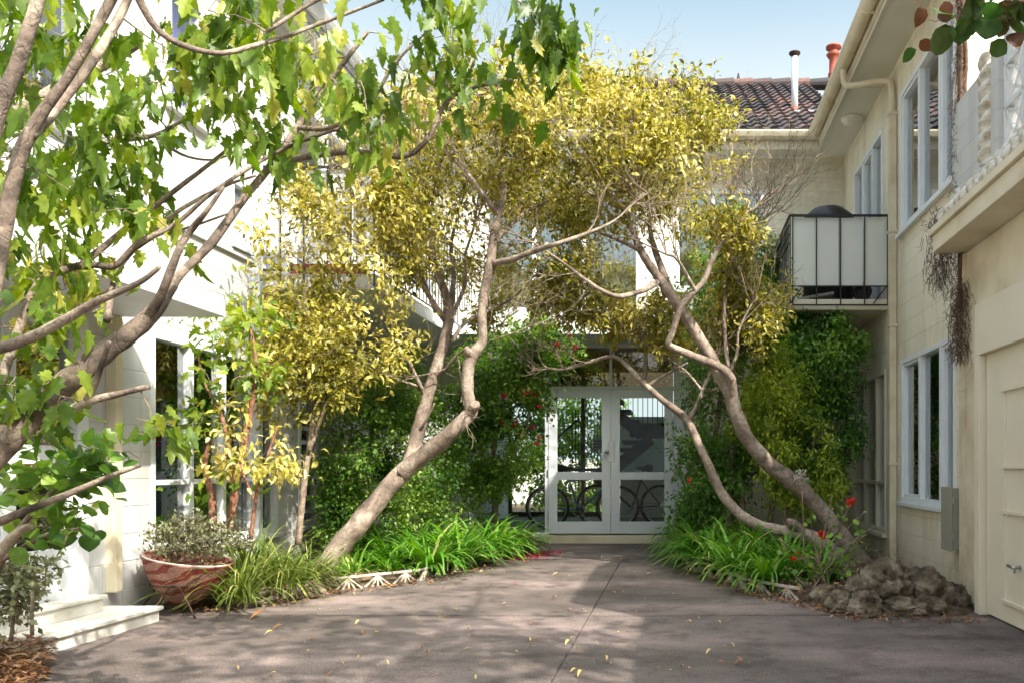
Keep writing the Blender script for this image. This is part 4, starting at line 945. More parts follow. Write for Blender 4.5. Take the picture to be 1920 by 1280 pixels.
# yellow tree, left trunk -------------------------------------------------
dA = 7.7
A = [
 [(586, 1095, 7.5, 0.1320), (610, 1062, 7.5, 0.1100), (650, 1010, 7.55, 0.0986), (700, 950, 7.6, 0.0898), (742, 898, 7.65, 0.0880), (766, 870, 7.7, 0.0836), (780, 820, 7.75, 0.0642), (797, 765, 7.8, 0.0581), (812, 710, 7.8, 0.0546), (828, 655, 7.85, 0.0528), (842, 600, 7.9, 0.0510), (838, 560, 7.9, 0.0405), (820, 515, 7.9, 0.0352), (810, 470, 7.9, 0.0290), (812, 430, 7.9, 0.0229), (800, 380, 7.8, 0.0160), (780, 320, 7.7, 0.0080)],
 [(752, 890, 7.65, 0.0748), (785, 858, 7.6, 0.0774), (830, 825, 7.5, 0.0704), (868, 790, 7.45, 0.0686), (882, 768, 7.45, 0.0660), (875, 735, 7.4, 0.0528), (878, 690, 7.4, 0.0528), (886, 664, 7.4, 0.0581), (903, 640, 7.4, 0.0493), (904, 595, 7.35, 0.0422), (910, 540, 7.35, 0.0422), (920, 495, 7.3, 0.0440), (924, 455, 7.3, 0.0396), (934, 405, 7.3, 0.0334), (946, 350, 7.3, 0.0264), (938, 300, 7.3, 0.0194), (925, 250, 7.3, 0.0140), (930, 190, 7.4, 0.0060)],
 [(922, 495, 7.3, 0.0317), (958, 488, 7.2, 0.0264), (1005, 470, 7.1, 0.0238), (1052, 455, 7.0, 0.0211), (1100, 438, 7.1, 0.0160), (1150, 415, 7.2, 0.0090), (1190, 380, 7.3, 0.0050)],
 [(842, 600, 7.9, 0.0352), (848, 560, 8.0, 0.0264), (850, 510, 8.1, 0.0229), (846, 460, 8.2, 0.0180), (860, 400, 8.1, 0.0120), (880, 330, 8.0, 0.0060)],
 [(838, 605, 7.9, 0.0299), (815, 570, 7.8, 0.0264), (792, 535, 7.7, 0.0229), (765, 500, 7.6, 0.0194), (738, 455, 7.45, 0.0180), (715, 420, 7.3, 0.0130), (690, 370, 7.2, 0.0080), (660, 330, 7.2, 0.0040)],
 [(818, 585, 8.0, 0.0229), (800, 540, 7.8, 0.0194), (780, 490, 7.6, 0.0180), (770, 440, 7.5, 0.0140), (745, 380, 7.4, 0.0090), (720, 320, 7.4, 0.0040)],
 [(800, 745, 7.8, 0.0200), (780, 705, 7.7, 0.0160), (755, 660, 7.6, 0.0130), (725, 640, 7.5, 0.0110), (670, 652, 7.4, 0.0080)],
 [(845, 590, 7.9, 0.0211), (835, 540, 7.8, 0.0200), (800, 470, 7.7, 0.0160), (790, 410, 7.6, 0.0120), (760, 350, 7.5, 0.0060)],
 [(846, 595, 7.9, 0.0211), (870, 540, 7.8, 0.0180), (872, 480, 7.7, 0.0140), (890, 420, 7.7, 0.0100), (900, 340, 7.7, 0.0050)],
 [(800, 545, 7.8, 0.0180), (765, 520, 7.6, 0.0140), (700, 470, 7.4, 0.0100), (640, 440, 7.3, 0.0050)],
 [(775, 520, 7.7, 0.0140), (730, 480, 7.6, 0.0100), (700, 440, 7.5, 0.0080), (670, 400, 7.4, 0.0040)],
 [(785, 725, 7.78, 0.0160), (760, 716, 7.6, 0.0130), (720, 700, 7.5, 0.0100), (690, 680, 7.4, 0.0070)],
 [(820, 705, 7.8, 0.0194), (838, 690, 7.7, 0.0180), (858, 665, 7.6, 0.0140), (900, 640, 7.5, 0.0090)],
 [(848, 640, 7.85, 0.0194), (868, 610, 8.1, 0.0180), (900, 590, 8.3, 0.0140), (960, 560, 8.4, 0.0100), (1000, 520, 8.4, 0.0080)],
 [(878, 775, 7.44, 0.0440), (886, 764, 7.38, 0.0458), (891, 757, 7.35, 0.0396)],
 [(890, 668, 7.4, 0.0396), (876, 658, 7.34, 0.0370), (871, 652, 7.32, 0.0317)],
 [(780, 815, 7.75, 0.0140), (800, 785, 7.65, 0.0100), (815, 755, 7.6, 0.0070)],
 [(935, 405, 7.3, 0.0246), (905, 365, 7.1, 0.0194), (880, 330, 7.0, 0.0160), (850, 300, 7.0, 0.0100)],
 [(924, 455, 7.3, 0.0246), (960, 420, 7.6, 0.0194), (1000, 390, 7.8, 0.0180), (1040, 370, 7.9, 0.0120)],
]
EA = [(690, 420, 7.1, 190, .4, 110, 18), (620, 580, 7.0, 130, .4, 65, 14), (650, 660, 7.0, 150, .4, 60, 13), (850, 320, 7.6, 230, 1.0, 110, 24), (980, 230, 7.5, 170, 1.0, 120, 26), (560, 470, 7.0, 75, .4, 80, 6),
      (880, 500, 8.9, 150, .5, 80, 8), (1010, 530, 8.6, 120, .5, 70, 9), (560, 680, 7.0, 80, .4, 60, 6), (790, 230, 7.7, 90, .7, 50, 6), (640, 350, 7.0, 110, .4, 60, 6), (930, 590, 8.8, 80, .4, 40, 3), (1000, 380, 8.6, 120, .6, 60, 7)]
tree('yellow_leaved_tree', 'leaning two-stemmed tree with yellow-green crown on the left side of the driveway', 'tree', P(595, 1085, 7.5), A, EA, 2300, 11, TCU, (.035, .092), M['lf_yellow'], 11, M['bark'], tips=.65, spread=.068, gap=.47, rmax=.014, down=.35, nz=.9, tintmu=.45, tintsd=.24, tint_clump=.5)
# yellow tree, right trunk ------------------------------------------------
B = [
 [(1632, 1085, 8.3, 0.1144), (1612, 1050, 8.3, 0.1012), (1575, 1000, 8.3, 0.0880), (1535, 950, 8.25, 0.0845), (1490, 905, 8.2, 0.0810), (1445, 870, 8.15, 0.0792), (1402, 825, 8.1, 0.0722), (1382, 780, 8.1, 0.0686), (1372, 740, 8.1, 0.0686), (1350, 705, 8.05, 0.0616), (1325, 660, 8.0, 0.0598), (1298, 612, 8.0, 0.0581), (1268, 570, 7.95, 0.0528), (1245, 535, 7.9, 0.0458), (1220, 500, 7.9, 0.0422), (1198, 462, 7.85, 0.0352), (1185, 420, 7.8, 0.0264), (1180, 370, 7.8, 0.0180), (1170, 310, 7.8, 0.0080)],
 [(1374, 752, 8.1, 0.0528), (1372, 712, 8.0, 0.0458), (1352, 690, 7.9, 0.0422), (1318, 675, 7.8, 0.0405), (1285, 660, 7.7, 0.0370), (1255, 645, 7.65, 0.0317), (1262, 622, 7.6, 0.0299), (1275, 580, 7.55, 0.0299), (1293, 555, 7.5, 0.0299), (1318, 530, 7.5, 0.0264), (1335, 490, 7.5, 0.0246), (1350, 460, 7.5, 0.0211), (1375, 435, 7.5, 0.0180), (1400, 400, 7.5, 0.0120)],
 [(1305, 548, 7.5, 0.0211), (1290, 520, 7.4, 0.0180), (1268, 485, 7.4, 0.0140), (1250, 478, 7.4, 0.0100)],
 [(1368, 700, 8.05, 0.0264), (1360, 650, 8.1, 0.0229), (1358, 580, 8.15, 0.0194), (1362, 520, 8.2, 0.0180), (1365, 450, 8.2, 0.0120), (1370, 380, 8.2, 0.0080)],
 [(1368, 695, 8.05, 0.0194), (1382, 660, 8.0, 0.0160), (1385, 620, 7.95, 0.0120), (1410, 570, 7.9, 0.0080)],
 [(1235, 528, 7.9, 0.0317), (1205, 545, 7.75, 0.0264), (1160, 556, 7.6, 0.0229), (1120, 540, 7.5, 0.0194), (1080, 512, 7.45, 0.0180), (1045, 485, 7.4, 0.0130), (1000, 455, 7.4, 0.0080)],
 [(1290, 600, 8.0, 0.0440), (1262, 555, 8.1, 0.0396), (1240, 500, 8.15, 0.0352), (1220, 440, 8.2, 0.0264), (1215, 380, 8.2, 0.0194), (1200, 300, 8.2, 0.0120), (1190, 230, 8.1, 0.0060)],
 [(1200, 470, 7.85, 0.0229), (1160, 450, 7.8, 0.0180), (1110, 430, 7.8, 0.0120)],
]
EB = [(1230, 250, 7.9, 145, .9, 100, 22), (1110, 220, 7.8, 150, .8, 110, 22), (1170, 370, 8.2, 150, .8, 80, 15), (1090, 420, 8.7, 130, .6, 90, 8), (1400, 570, 8.6, 85, .5, 65, 10), (1320, 620, 8.8, 110, .3, 45, 5), (1190, 570, 8.6, 110, .4, 50, 7), (1310, 210, 8.3, 65, .6, 50, 6), (1110, 580, 8.6, 80, .3, 40, 3), (1290, 400, 8.6, 60, .4, 60, 3), (1375, 500, 8.2, 60, .4, 50, 4), (1370, 430, 7.7, 60, .35, 45, 4), (1200, 330, 7.6, 130, .5, 60, 8), (1060, 470, 7.6, 70, .4, 40, 4), (1430, 620, 8.1, 50, .3, 40, 3)]
tree('yellow_leaved_tree', 'taller leaning tree with yellow-green crown rising from the rocks on the right', 'tree', P(1620, 1070, 8.3), B, EB, 2100, 11, TCU, (.035, .092), M['lf_yellow'], 12, M['bark'], tips=.65, spread=.068, gap=.47, rmax=.014, down=.35, nz=.9, tintmu=.45, tintsd=.24, tint_clump=.5)
# low curved tree -----------------------------------------------------------
C = [
 [(1600, 1092, 8.0, 0.1056), (1565, 1045, 8.0, 0.0880), (1530, 1012, 8.0, 0.0792), (1490, 1000, 8.0, 0.0660), (1440, 990, 8.05, 0.0563), (1395, 968, 8.1, 0.0528), (1355, 925, 8.15, 0.0510), (1328, 870, 8.2, 0.0458), (1305, 820, 8.25, 0.0422), (1285, 782, 8.3, 0.0405), (1245, 752, 8.3, 0.0334), (1205, 718, 8.35, 0.0299), (1180, 690, 8.4, 0.0246), (1150, 668, 8.4, 0.0211), (1100, 680, 8.4, 0.0200), (1055, 692, 8.4, 0.0160), (1028, 690, 8.4, 0.0100)],
 [(1207, 718, 8.35, 0.0264), (1210, 680, 8.5, 0.0229), (1208, 645, 8.6, 0.0194), (1195, 625, 8.6, 0.0180), (1160, 590, 8.6, 0.0130), (1120, 560, 8.6, 0.0090)],
 [(1292, 790, 8.3, 0.0264), (1305, 760, 8.3, 0.0194), (1318, 730, 8.3, 0.0180), (1335, 690, 8.3, 0.0120)],
 [(1318, 735, 8.3, 0.0160), (1290, 700, 8.3, 0.0130), (1255, 675, 8.3, 0.0100), (1215, 650, 8.3, 0.0070)],
 [(1215, 722, 8.35, 0.0200), (1250, 700, 8.3, 0.0140), (1290, 680, 8.3, 0.0100)],
 [(1055, 692, 8.4, 0.0120), (1040, 660, 8.4, 0.0090), (1000, 640, 8.4, 0.0060)],
 [(1515, 1008, 8.0, 0.0440), (1490, 985, 7.95, 0.0440), (1478, 980, 7.93, 0.0396)],
]
EC = [(1180, 600, 8.5, 110, .4, 40, 8), (1060, 560, 8.5, 80, .4, 50, 5), (1250, 640, 8.4, 60, .3, 30, 2)]
tree('yellow_leaved_tree', 'low curved bare-stemmed tree reaching left in front of the entrance doors', 'tree', P(1595, 1085, 8.0), C, EC, 300, 10, TCU, (.06, .10), M['lf_yellow'], 13, M['bark'], tips=.3, spread=.05)

# bare twiggy branches against the upper facade --------------------------------
g = np.random.default_rng(21); mb = MB()
t = thing('bare_tree', 'leafless grey shrub with fine upright twigs in front of the upper right facade', 'tree', P(1370, 1010, 9.6))
q, r = smooth_path([P(1365, 1030, 9.6), P(1372, 850, 9.6), P(1380, 650, 9.5), P(1385, 520, 9.4), P(1388, 440, 9.3)], [.035, .03, .026, .022, .018], 5); mb.tube(q, r, 8); mb.build('trunk', M['twig'], t, smooth=True)
mb = MB()
for (a, b, L) in ((1388, 445, 1.0), (1385, 480, .9), (1380, 520, .9)):
    for k in range(4): bare(mb, P(a, b, 9.35), Vector((g.uniform(-.7, .8), g.uniform(-.3, .2), 1)).normalized(), L * g.uniform(.7, 1.0), .011, 3, g)
mb.build('branches', M['twig'], t)

# foreground lobed-leaf tree ------------------------------------------------
Fp = [
 [(-330, 1420, 3.0, 0.0864), (-260, 1150, 3.0, 0.0792), (-120, 950, 3.05, 0.0612), (0, 842, 3.1, 0.0518), (95, 745, 3.15, 0.0432), (190, 665, 3.2, 0.0389), (280, 595, 3.25, 0.0331), (318, 545, 3.3, 0.0230), (335, 520, 3.32, 0.0158), (400, 452, 3.4, 0.0180), (455, 375, 3.5, 0.0162), (515, 300, 3.55, 0.0153), (560, 235, 3.6, 0.0135), (620, 150, 3.6, 0.0117), (690, 60, 3.6, 0.0081)],
 [(275, 600, 3.25, 0.0216), (300, 560, 3.2, 0.0173), (335, 470, 3.15, 0.0135), (360, 430, 3.15, 0.0126), (385, 400, 3.1, 0.0090), (420, 350, 3.1, 0.0063)],
 [(515, 305, 3.55, 0.0162), (570, 295, 3.5, 0.0144), (640, 285, 3.5, 0.0140), (700, 288, 3.5, 0.0135), (760, 292, 3.5, 0.0126), (800, 262, 3.5, 0.0099), (850, 180, 3.5, 0.0090), (960, 150, 3.5, 0.0054)],
 [(560, 240, 3.6, 0.0126), (620, 240, 3.5, 0.0108), (690, 200, 3.4, 0.0090), (740, 120, 3.4, 0.0063), (800, 60, 3.4, 0.0045)],
 [(-260, 1150, 3.0, 0.0720), (-120, 850, 2.9, 0.0540), (-40, 640, 2.8, 0.0324), (5, 450, 2.8, 0.0259), (30, 330, 2.8, 0.0230), (62, 240, 2.8, 0.0202), (130, 140, 2.8, 0.0151), (200, 20, 2.8, 0.0162), (240, -60, 2.8, 0.0144)],
 [(-60, 420, 2.6, 0.0245), (-10, 230, 2.6, 0.0230), (40, 100, 2.6, 0.0209), (90, -60, 2.6, 0.0187)],
 [(58, 255, 2.8, 0.0202), (110, 200, 2.9, 0.0158), (170, 120, 3.0, 0.0162), (225, 30, 3.1, 0.0144), (255, -40, 3.1, 0.0126)],
 [(-60, 290, 3.6, 0.0360), (30, 215, 3.7, 0.0324), (120, 160, 3.8, 0.0302), (210, 110, 3.9, 0.0259), (260, 80, 3.9, 0.0216)],
 [(-30, 660, 2.8, 0.0216), (40, 640, 2.7, 0.0180), (110, 605, 2.65, 0.0153), (180, 565, 2.6, 0.0126), (260, 530, 2.6, 0.0090), (300, 500, 2.6, 0.0063)],
 [(0, 720, 3.0, 0.0162), (60, 550, 3.1, 0.0144), (110, 510, 3.2, 0.0144), (170, 497, 3.3, 0.0135), (215, 498, 3.3, 0.0126), (260, 455, 3.3, 0.0108), (330, 420, 3.35, 0.0090), (400, 360, 3.35, 0.0081), (520, 285, 3.4, 0.0072), (640, 240, 3.4, 0.0054)],
 [(150, 500, 3.3, 0.0144), (210, 450, 3.4, 0.0126), (300, 380, 3.5, 0.0108), (390, 310, 3.5, 0.0081), (470, 245, 3.5, 0.0063)],
 [(95, 785, 3.15, 0.0158), (170, 752, 3.1, 0.0162), (225, 738, 3.1, 0.0126), (280, 725, 3.1, 0.0099)],
 [(165, 750, 3.1, 0.0144), (185, 700, 3.05, 0.0099), (205, 640, 3.0, 0.0072)],
 [(-50, 1000, 3.3, 0.0202), (40, 960, 3.3, 0.0162), (130, 925, 3.3, 0.0135), (200, 895, 3.3, 0.0108), (262, 872, 3.3, 0.0081)],
 [(-100, 1160, 3.5, 0.0288), (-20, 1060, 3.5, 0.0230), (30, 1000, 3.5, 0.0187), (60, 985, 3.5, 0.0158)],
 [(240, -50, 2.8, 0.0144), (300, 60, 2.9, 0.0117), (400, 100, 3.0, 0.0099), (480, 85, 3.1, 0.0090), (560, 60, 3.2, 0.0081), (640, 30, 3.2, 0.0063), (720, 0, 3.2, 0.0045)],
 [(200, 600, 3.2, 0.0144), (215, 520, 3.4, 0.0099), (250, 470, 3.5, 0.0099), (330, 400, 3.6, 0.0090), (420, 350, 3.7, 0.0072), (480, 330, 3.7, 0.0045)],
 [(250, 470, 3.5, 0.0081), (300, 440, 3.5, 0.0072), (360, 425, 3.5, 0.0054), (430, 400, 3.5, 0.0036)],
 [(100, 300, 3.6, 0.0144), (190, 270, 3.7, 0.0126), (290, 255, 3.8, 0.0099), (350, 225, 3.8, 0.0072), (430, 210, 3.9, 0.0054), (520, 200, 3.9, 0.0036)],
 [(290, 255, 3.8, 0.0081), (340, 290, 3.8, 0.0063), (400, 300, 3.8, 0.0045), (450, 280, 3.8, 0.0036)],
 [(500, 60, 3.1, 0.0072), (640, -20, 3.2, 0.0072), (800, -40, 3.3, 0.0072), (950, -10, 3.4, 0.0054), (1040, 60, 3.4, 0.0045)],
]
EF = [(90, 120, 3.2, 170, .7, 150, 17), (280, 80, 3.3, 200, .7, 90, 18), (470, 90, 3.5, 170, .6, 90, 14), (650, 170, 3.5, 140, .4, 80, 9), (110, 330, 3.2, 130, .5, 120, 12), (50, 480, 3.1, 90, .5, 80, 8), (860, 50, 3.4, 140, .4, 60, 10), (1010, 70, 3.4, 65, .35, 55, 7),
      (90, 600, 3.1, 100, .4, 70, 4), (200, 330, 3.3, 60, .3, 60, 4), (740, 250, 3.4, 80, .3, 70, 4), (200, 760, 3.1, 90, .3, 40, 3.5), (900, 130, 3.5, 90, .3, 50, 4), (40, 740, 3.1, 60, .3, 50, 2), (480, 250, 3.4, 60, .2, 50, 2), (285, 790, 3.1, 30, .2, 40, 1.6), (850, 340, 3.6, 50, .2, 25, 1.2), (560, 0, 3.3, 250, .5, 40, 8), (300, 420, 3.3, 60, .2, 30, 1.2)]
tree('lobed_leaf_tree', 'near tree on the left edge with large green lobed leaves and flaking bare branches', 'tree', (-3.2, 3.0, 0), Fp, EF, 620, 3.4, TL, (.06, .125), M['lf_lobed'], 14, M['bark3'], spread=.055, gap=.26, nz=1.0, down=1.7, tintmu=.55, tintsd=.24, sides=12, twigmat=M['twig'], rmax=.006, seg=.1, lift=.1)

# small lobed-leaf sapling in the left bed
G1 = [[(432, 1000, 6.35, .035), (440, 930, 6.35, .03), (452, 860, 6.35, .026), (468, 780, 6.4, .022), (480, 700, 6.4, .016), (470, 620, 6.4, .01), (440, 560, 6.4, .006)],
      [(440, 930, 6.35, .022), (432, 860, 6.3, .018), (415, 780, 6.3, .014), (385, 720, 6.3, .009), (370, 660, 6.3, .006)], [(400, 1000, 6.3, .03), (398, 930, 6.3, .026), (385, 870, 6.3, .02), (400, 800, 6.3, .012)]]
tree('lobed_leaf_sapling', 'slim sapling with bright lobed leaves behind the red bowl', 'tree', P(432, 1000, 6.35), G1, [(410, 640, 6.3, 70, .35, 80, 8), (480, 600, 6.4, 60, .3, 70, 5), (400, 760, 6.3, 60, .3, 60, 4), (500, 700, 6.4, 45, .3, 60, 3), (440, 890, 6.2, 60, .3, 40, 2)], 130, 4, TL, (.065, .115), M['lf_lobed'], 15, M['redstem'], spread=.05, nz=.9, down=.6, tintmu=.6, rmax=.006)
G2 = [[(560, 1020, 6.9, .03), (572, 900, 6.9, .024), (585, 800, 6.95, .02), (590, 700, 7.0, .014), (570, 600, 7.0, .008)], [(578, 850, 6.9, .018), (610, 760, 6.9, .013), (630, 690, 6.9, .008)]]
tree('yellow_leaved_sapling', 'thin upright sapling with yellowish leaves beside the louvred window', 'tree', P(560, 1010, 6.9), G2, [(560, 640, 6.9, 80, .35, 80, 9), (520, 740, 6.8, 60, .3, 70, 5), (620, 720, 6.9, 60, .3, 60, 5)], 260, 9, TCU, (.045, .08), M['lf_yellow'], 16, M['twig'], spread=.05, tintmu=.4)
G3 = [[(470, 1010, 6.1, .016), (480, 930, 6.1, .013), (500, 860, 6.1, .010), (520, 800, 6.1, .006)], [(478, 940, 6.1, .01), (450, 880, 6.1, .008), (420, 850, 6.05, .005)]]
tree('yellow_shrub', 'low shrub with pale yellow drooping leaves between bowl and leaning trunk', 'shrub', P(470, 1010, 6.1), G3, [(450, 860, 6.1, 80, .3, 45, 5), (530, 860, 6.1, 60, .3, 55, 5), (440, 790, 6.15, 50, .25, 40, 3)], 58, 7, TCU, (.055, .10), M['lf_yellow'], 17, M['redstem'], spread=.05, tintmu=.68, down=.6)

# ================================================================= SHRUBS
def shrub(name, label, stems, ells, count, per, tpl, size, mat, seed, base, cat='shrub', **kw):
    kw.setdefault('tintsd', .2); kw.setdefault('tint_clump', .85); kw.setdefault('gap', .22); return tree(name, label, cat, base, stems, ells, count, per, tpl, size, mat, seed, M['twig'], sides=7, rmax=.006, **kw)  # clump tint puts lighter, lit-looking clumps into the leaf colour
shrub('green_shrub', 'fine-leaved green shrub filling the left border behind the leaning trunk', [[(680, 1030, 8.9, .03), (690, 900, 8.9, .02), (700, 760, 8.9, .012)], [(760, 1030, 9.0, .03), (765, 900, 9.0, .02), (790, 780, 9.0, .012)], [(640, 1040, 8.6, .02), (630, 900, 8.6, .014), (650, 820, 8.6, .01)]],
      [(690, 880, 8.8, 100, .6, 150, 12), (780, 860, 9.1, 90, .5, 150, 10), (720, 740, 9.0, 120, .5, 80, 8), (640, 950, 8.5, 50, .3, 80, 4), (830, 900, 9.6, 60, .4, 110, 5), (700, 1000, 8.6, 90, .4, 40, 4)], 2300, 11, TOVAL, (.04, .065), M['lf_mid'], 31, P(720, 1030, 8.9), spread=.05, tintmu=.45)
_, pc = shrub('camellia', 'green camellia bush dotted with crimson flowers left of the entrance doors', [[(930, 1010, 10.3, .045), (928, 930, 10.3, .04), (925, 860, 10.3, .03), (940, 760, 10.3, .02), (960, 680, 10.3, .012)], [(928, 900, 10.3, .025), (980, 820, 10.3, .018), (1000, 720, 10.2, .01)]],
      [(940, 820, 10.3, 80, .5, 110, 12), (960, 700, 10.2, 100, .5, 90, 11), (1010, 640, 10.1, 70, .4, 60, 7), (900, 900, 10.2, 60, .4, 80, 6), (880, 780, 10.0, 60, .4, 110, 6), (985, 740, 10.3, 50, .3, 60, 3)], 2300, 9, TOVAL, (.045, .08), M['lf_mid'], 32, P(930, 1010, 10.3), spread=.05, tintmu=.5)
def flowers(parent, spots, mat, r=.04, n=10, name='flower', seed=1):
    g = np.random.default_rng(seed)
    for c in spots:
        pos = np.repeat(np.array([c]), n, 0) + g.normal(0, r * .25, (n, 3)); d = g.normal(0, 1, (n, 3)) + np.array([0, -.6, .2])
        V, T, k = leaves(TR, pos, d, g.uniform(.7, 1.1, n) * r, g, 1.0); tri_mesh(name, V, T, np.repeat(g.uniform(0, 1, n), k), mat, parent)
cam_t = _
flowers(cam_t, [tuple(P(a, b, d)) for a, b, d in ((1012, 762, 9.9), (1001, 740, 9.85), (970, 790, 9.8), (962, 797, 9.82), (985, 735, 9.8), (1008, 830, 9.9), (1012, 818, 9.95), (945, 742, 9.75), (1080, 650, 9.9), (1045, 645, 9.8), (1067, 630, 9.8), (975, 815, 9.85), (940, 790, 9.8), (1000, 800, 9.85))], M['fl_pink'], .038)
_, _p = shrub('jasmine_bush', 'big dark green bush between the entrance and the right balcony', [[(1320, 1040, 9.9, .05), (1330, 900, 9.9, .04), (1350, 750, 9.9, .03), (1370, 600, 9.9, .02), (1390, 480, 9.9, .012)], [(1440, 1020, 9.6, .04), (1460, 850, 9.6, .03), (1500, 700, 9.6, .02)], [(1400, 1030, 9.3, .03), (1390, 900, 9.3, .02)]],
      [(1350, 860, 9.8, 90, .6, 160, 15), (1330, 620, 9.9, 70, .5, 140, 8), (1400, 500, 10.2, 70, .4, 90, 8), (1520, 680, 9.4, 80, .5, 80, 10), (1560, 740, 9.2, 55, .4, 90, 6), (1480, 640, 9.6, 70, .4, 80, 6), (1520, 850, 9.3, 80, .5, 110, 8), (1310, 960, 9.6, 50, .4, 60, 5), (1440, 740, 9.7, 90, .5, 120, 9), (1370, 430, 10.4, 50, .3, 50, 3), (1600, 650, 9.2, 25, .15, 14, 1), (1590, 700, 9.2, 25, .15, 20, 1), (1560, 610, 9.2, 30, .15, 20, 1), (1500, 590, 9.3, 25, .15, 20, 1), (1600, 820, 9.2, 15, .15, 30, .8)], 3600, 11, TS, (.05, .085), M['lf_dark'], 33, P(1380, 1030, 9.7), spread=.06, tintmu=.5)
_, _p = shrub('lime_shrub', 'yellow-green feathery shrub in front of the dark bush on the right', [[(1470, 1010, 8.8, .025), (1475, 900, 8.8, .018), (1450, 780, 8.8, .012), (1440, 700, 8.8, .008)], [(1480, 960, 8.8, .016), (1520, 860, 8.8, .01), (1530, 780, 8.8, .007)]],
      [(1460, 740, 8.8, 65, .35, 110, 9), (1490, 860, 8.7, 75, .35, 100, 9), (1430, 680, 8.8, 50, .3, 60, 4), (1530, 900, 8.6, 50, .3, 60, 4), (1400, 790, 9.0, 40, .3, 50, 2)], 1500, 10, TS, (.045, .075), M['lf_lime'], 34, P(1470, 1010, 8.8), spread=.05, tintmu=.45)
flowers(_, [tuple(P(1291, 900, 8.7))], M['fl_red'], .03, seed=4, name='stray_flower')
shrub('camellia', 'near glossy-leaved camellia below the bare branches on the left edge', [[(-60, 1180, 3.6, .03), (0, 1050, 3.6, .02), (60, 960, 3.6, .012), (120, 900, 3.6, .008)], [(0, 1050, 3.6, .014), (90, 1000, 3.55, .009), (160, 990, 3.5, .005)]],
      [(110, 880, 3.6, 90, .3, 60, 5), (60, 960, 3.6, 70, .3, 60, 4), (130, 1010, 3.5, 50, .2, 40, 2), (180, 860, 3.6, 50, .2, 40, 3), (20, 820, 3.6, 60, .3, 60, 3)], 62, 4.5, TO2, (.05, .09), M['lf_mid'], 35, P(-60, 1180, 3.6), spread=.045, tintmu=.55)
shrub('ground_cover_shrub', 'small variegated shrub growing over dry litter in the bottom left corner', [[(20, 1200, 4.1, .01), (30, 1120, 4.1, .006)], [(60, 1190, 4.1, .01), (60, 1110, 4.1, .006)]],
      [(30, 1120, 4.2, 60, .2, 40, 5), (30, 1070, 4.2, 40, .2, 30, 3), (0, 1170, 4.2, 50, .2, 30, 3)], 170, 7, TOVAL, (.03, .06), M['lf_grey'], 36, P(30, 1200, 4.1), spread=.04, tintmu=.6)
# trees behind the building seen through the lobby
shrub('garden_tree', 'dark green garden tree behind the lobby rear glazing', [[(1090, 1000, 18, .08), (1090, 850, 18, .06), (1100, 700, 18, .03)]], [(1090, 760, 18, 90, 1.0, 120, 5), (1020, 850, 18, 60, .8, 100, 4), (1150, 820, 18, 30, .8, 60, 2), (1080, 930, 18, 60, .5, 30, 3)], 1000, 9, TS, (.1, .18), M['lf_mid'], 37, (-2.1, 18, 0), cat='tree', spread=.1, tintmu=.5)
mb = MB(); mb.box(-9, 6, 24, 24.2, -.02, 1.3); tag(mb.build('garden_wall', M['step']), 'pale garden wall far behind the lobby glass', 'wall')

# ---- off-frame tree: leaves hang in top right; unseen crown added to shade the driveway
Hp = [[(1.95, -1.8), 0]]
t = thing('overhanging_tree', 'tree with turning leaves whose twigs hang into the top right corner', 'tree', (1.7, -1.6, 0))
def w2(pt): return Vector(pt)
mb = MB(); nodes, rs = [], []
def addp(pts, rad, n=9):
    q, r = smooth_path([Vector(p) for p in pts], rad, 5, .4); mb.tube(q, r, n, wob=.15); nodes.extend([tuple(x) for x in q]); rs.extend(r)
addp([(1.7, -1.6, -.02), (1.65, -1.5, 1.5), (1.7, -1.3, 3.0), (1.6, -1.0, 4.2)], [.15, .12, .10, .07])
addp([(1.6, -1.0, 4.2), (2.1, .3, 4.8), (2.4, 2.0, 5.2), (2.3, 3.4, 5.5)], [.06, .045, .03, .012])
addp([(1.7, -1.3, 3.0), (1.6, -.3, 3.9), (1.5, 1.0, 4.0), (1.42, 2.2, 3.5), (1.3, 2.75, 2.98)], [.06, .045, .03, .014, .006])
addp([(1.5, 1.0, 4.0), (1.35, 1.9, 3.5), (1.1, 2.6, 2.95), (.98, 2.75, 2.62)], [.02, .012, .007, .003])
mb.build('trunk', M['bark2'], t, smooth=True)
g = np.random.default_rng(41)
tg = np.concatenate([bush_ells(1.2, -.6, 4.9, (2.0, 1.4, .9), 200, g), bush_ells(2.5, .9, 5.1, (1.7, 1.4, .8), 230, g), bush_ells(2.3, 3.4, 5.6, (.9, 1.2, .5), 90, g), bush_ells(1.32, 2.75, 2.92, (.15, .15, .06), 9, g), bush_ells(1.20, 2.72, 2.66, (.13, .12, .05), 9, g), bush_ells(.99, 2.75, 2.66, (.06, .06, .05), 2, g), bush_ells(.85, 2.7, 2.60, (.05, .05, .03), 2, g)])  # large high clumps out of view shape the shade; small low ones show
mb = MB(); pth = grow(mb, nodes, rs, tg, g, rmax=.006, thin=.001); mb.build('twigs', M['twig'], t)
pos, dirs = twig_leaves(pth, 5, .06, g); near = pos[:, 1] > 1.9
dirs = dirs / np.linalg.norm(dirs, axis=1, keepdims=True) + np.array([0, 0, -.7])
V, T, k = leaves(TO2, pos, dirs, np.where(near, g.uniform(.05, .095, len(pos)), g.uniform(.09, .15, len(pos))), g, .8)
tri_mesh('crown', V, T, np.repeat(g.uniform(0, 1, len(pos)), k), M['lf_autumn'], t)

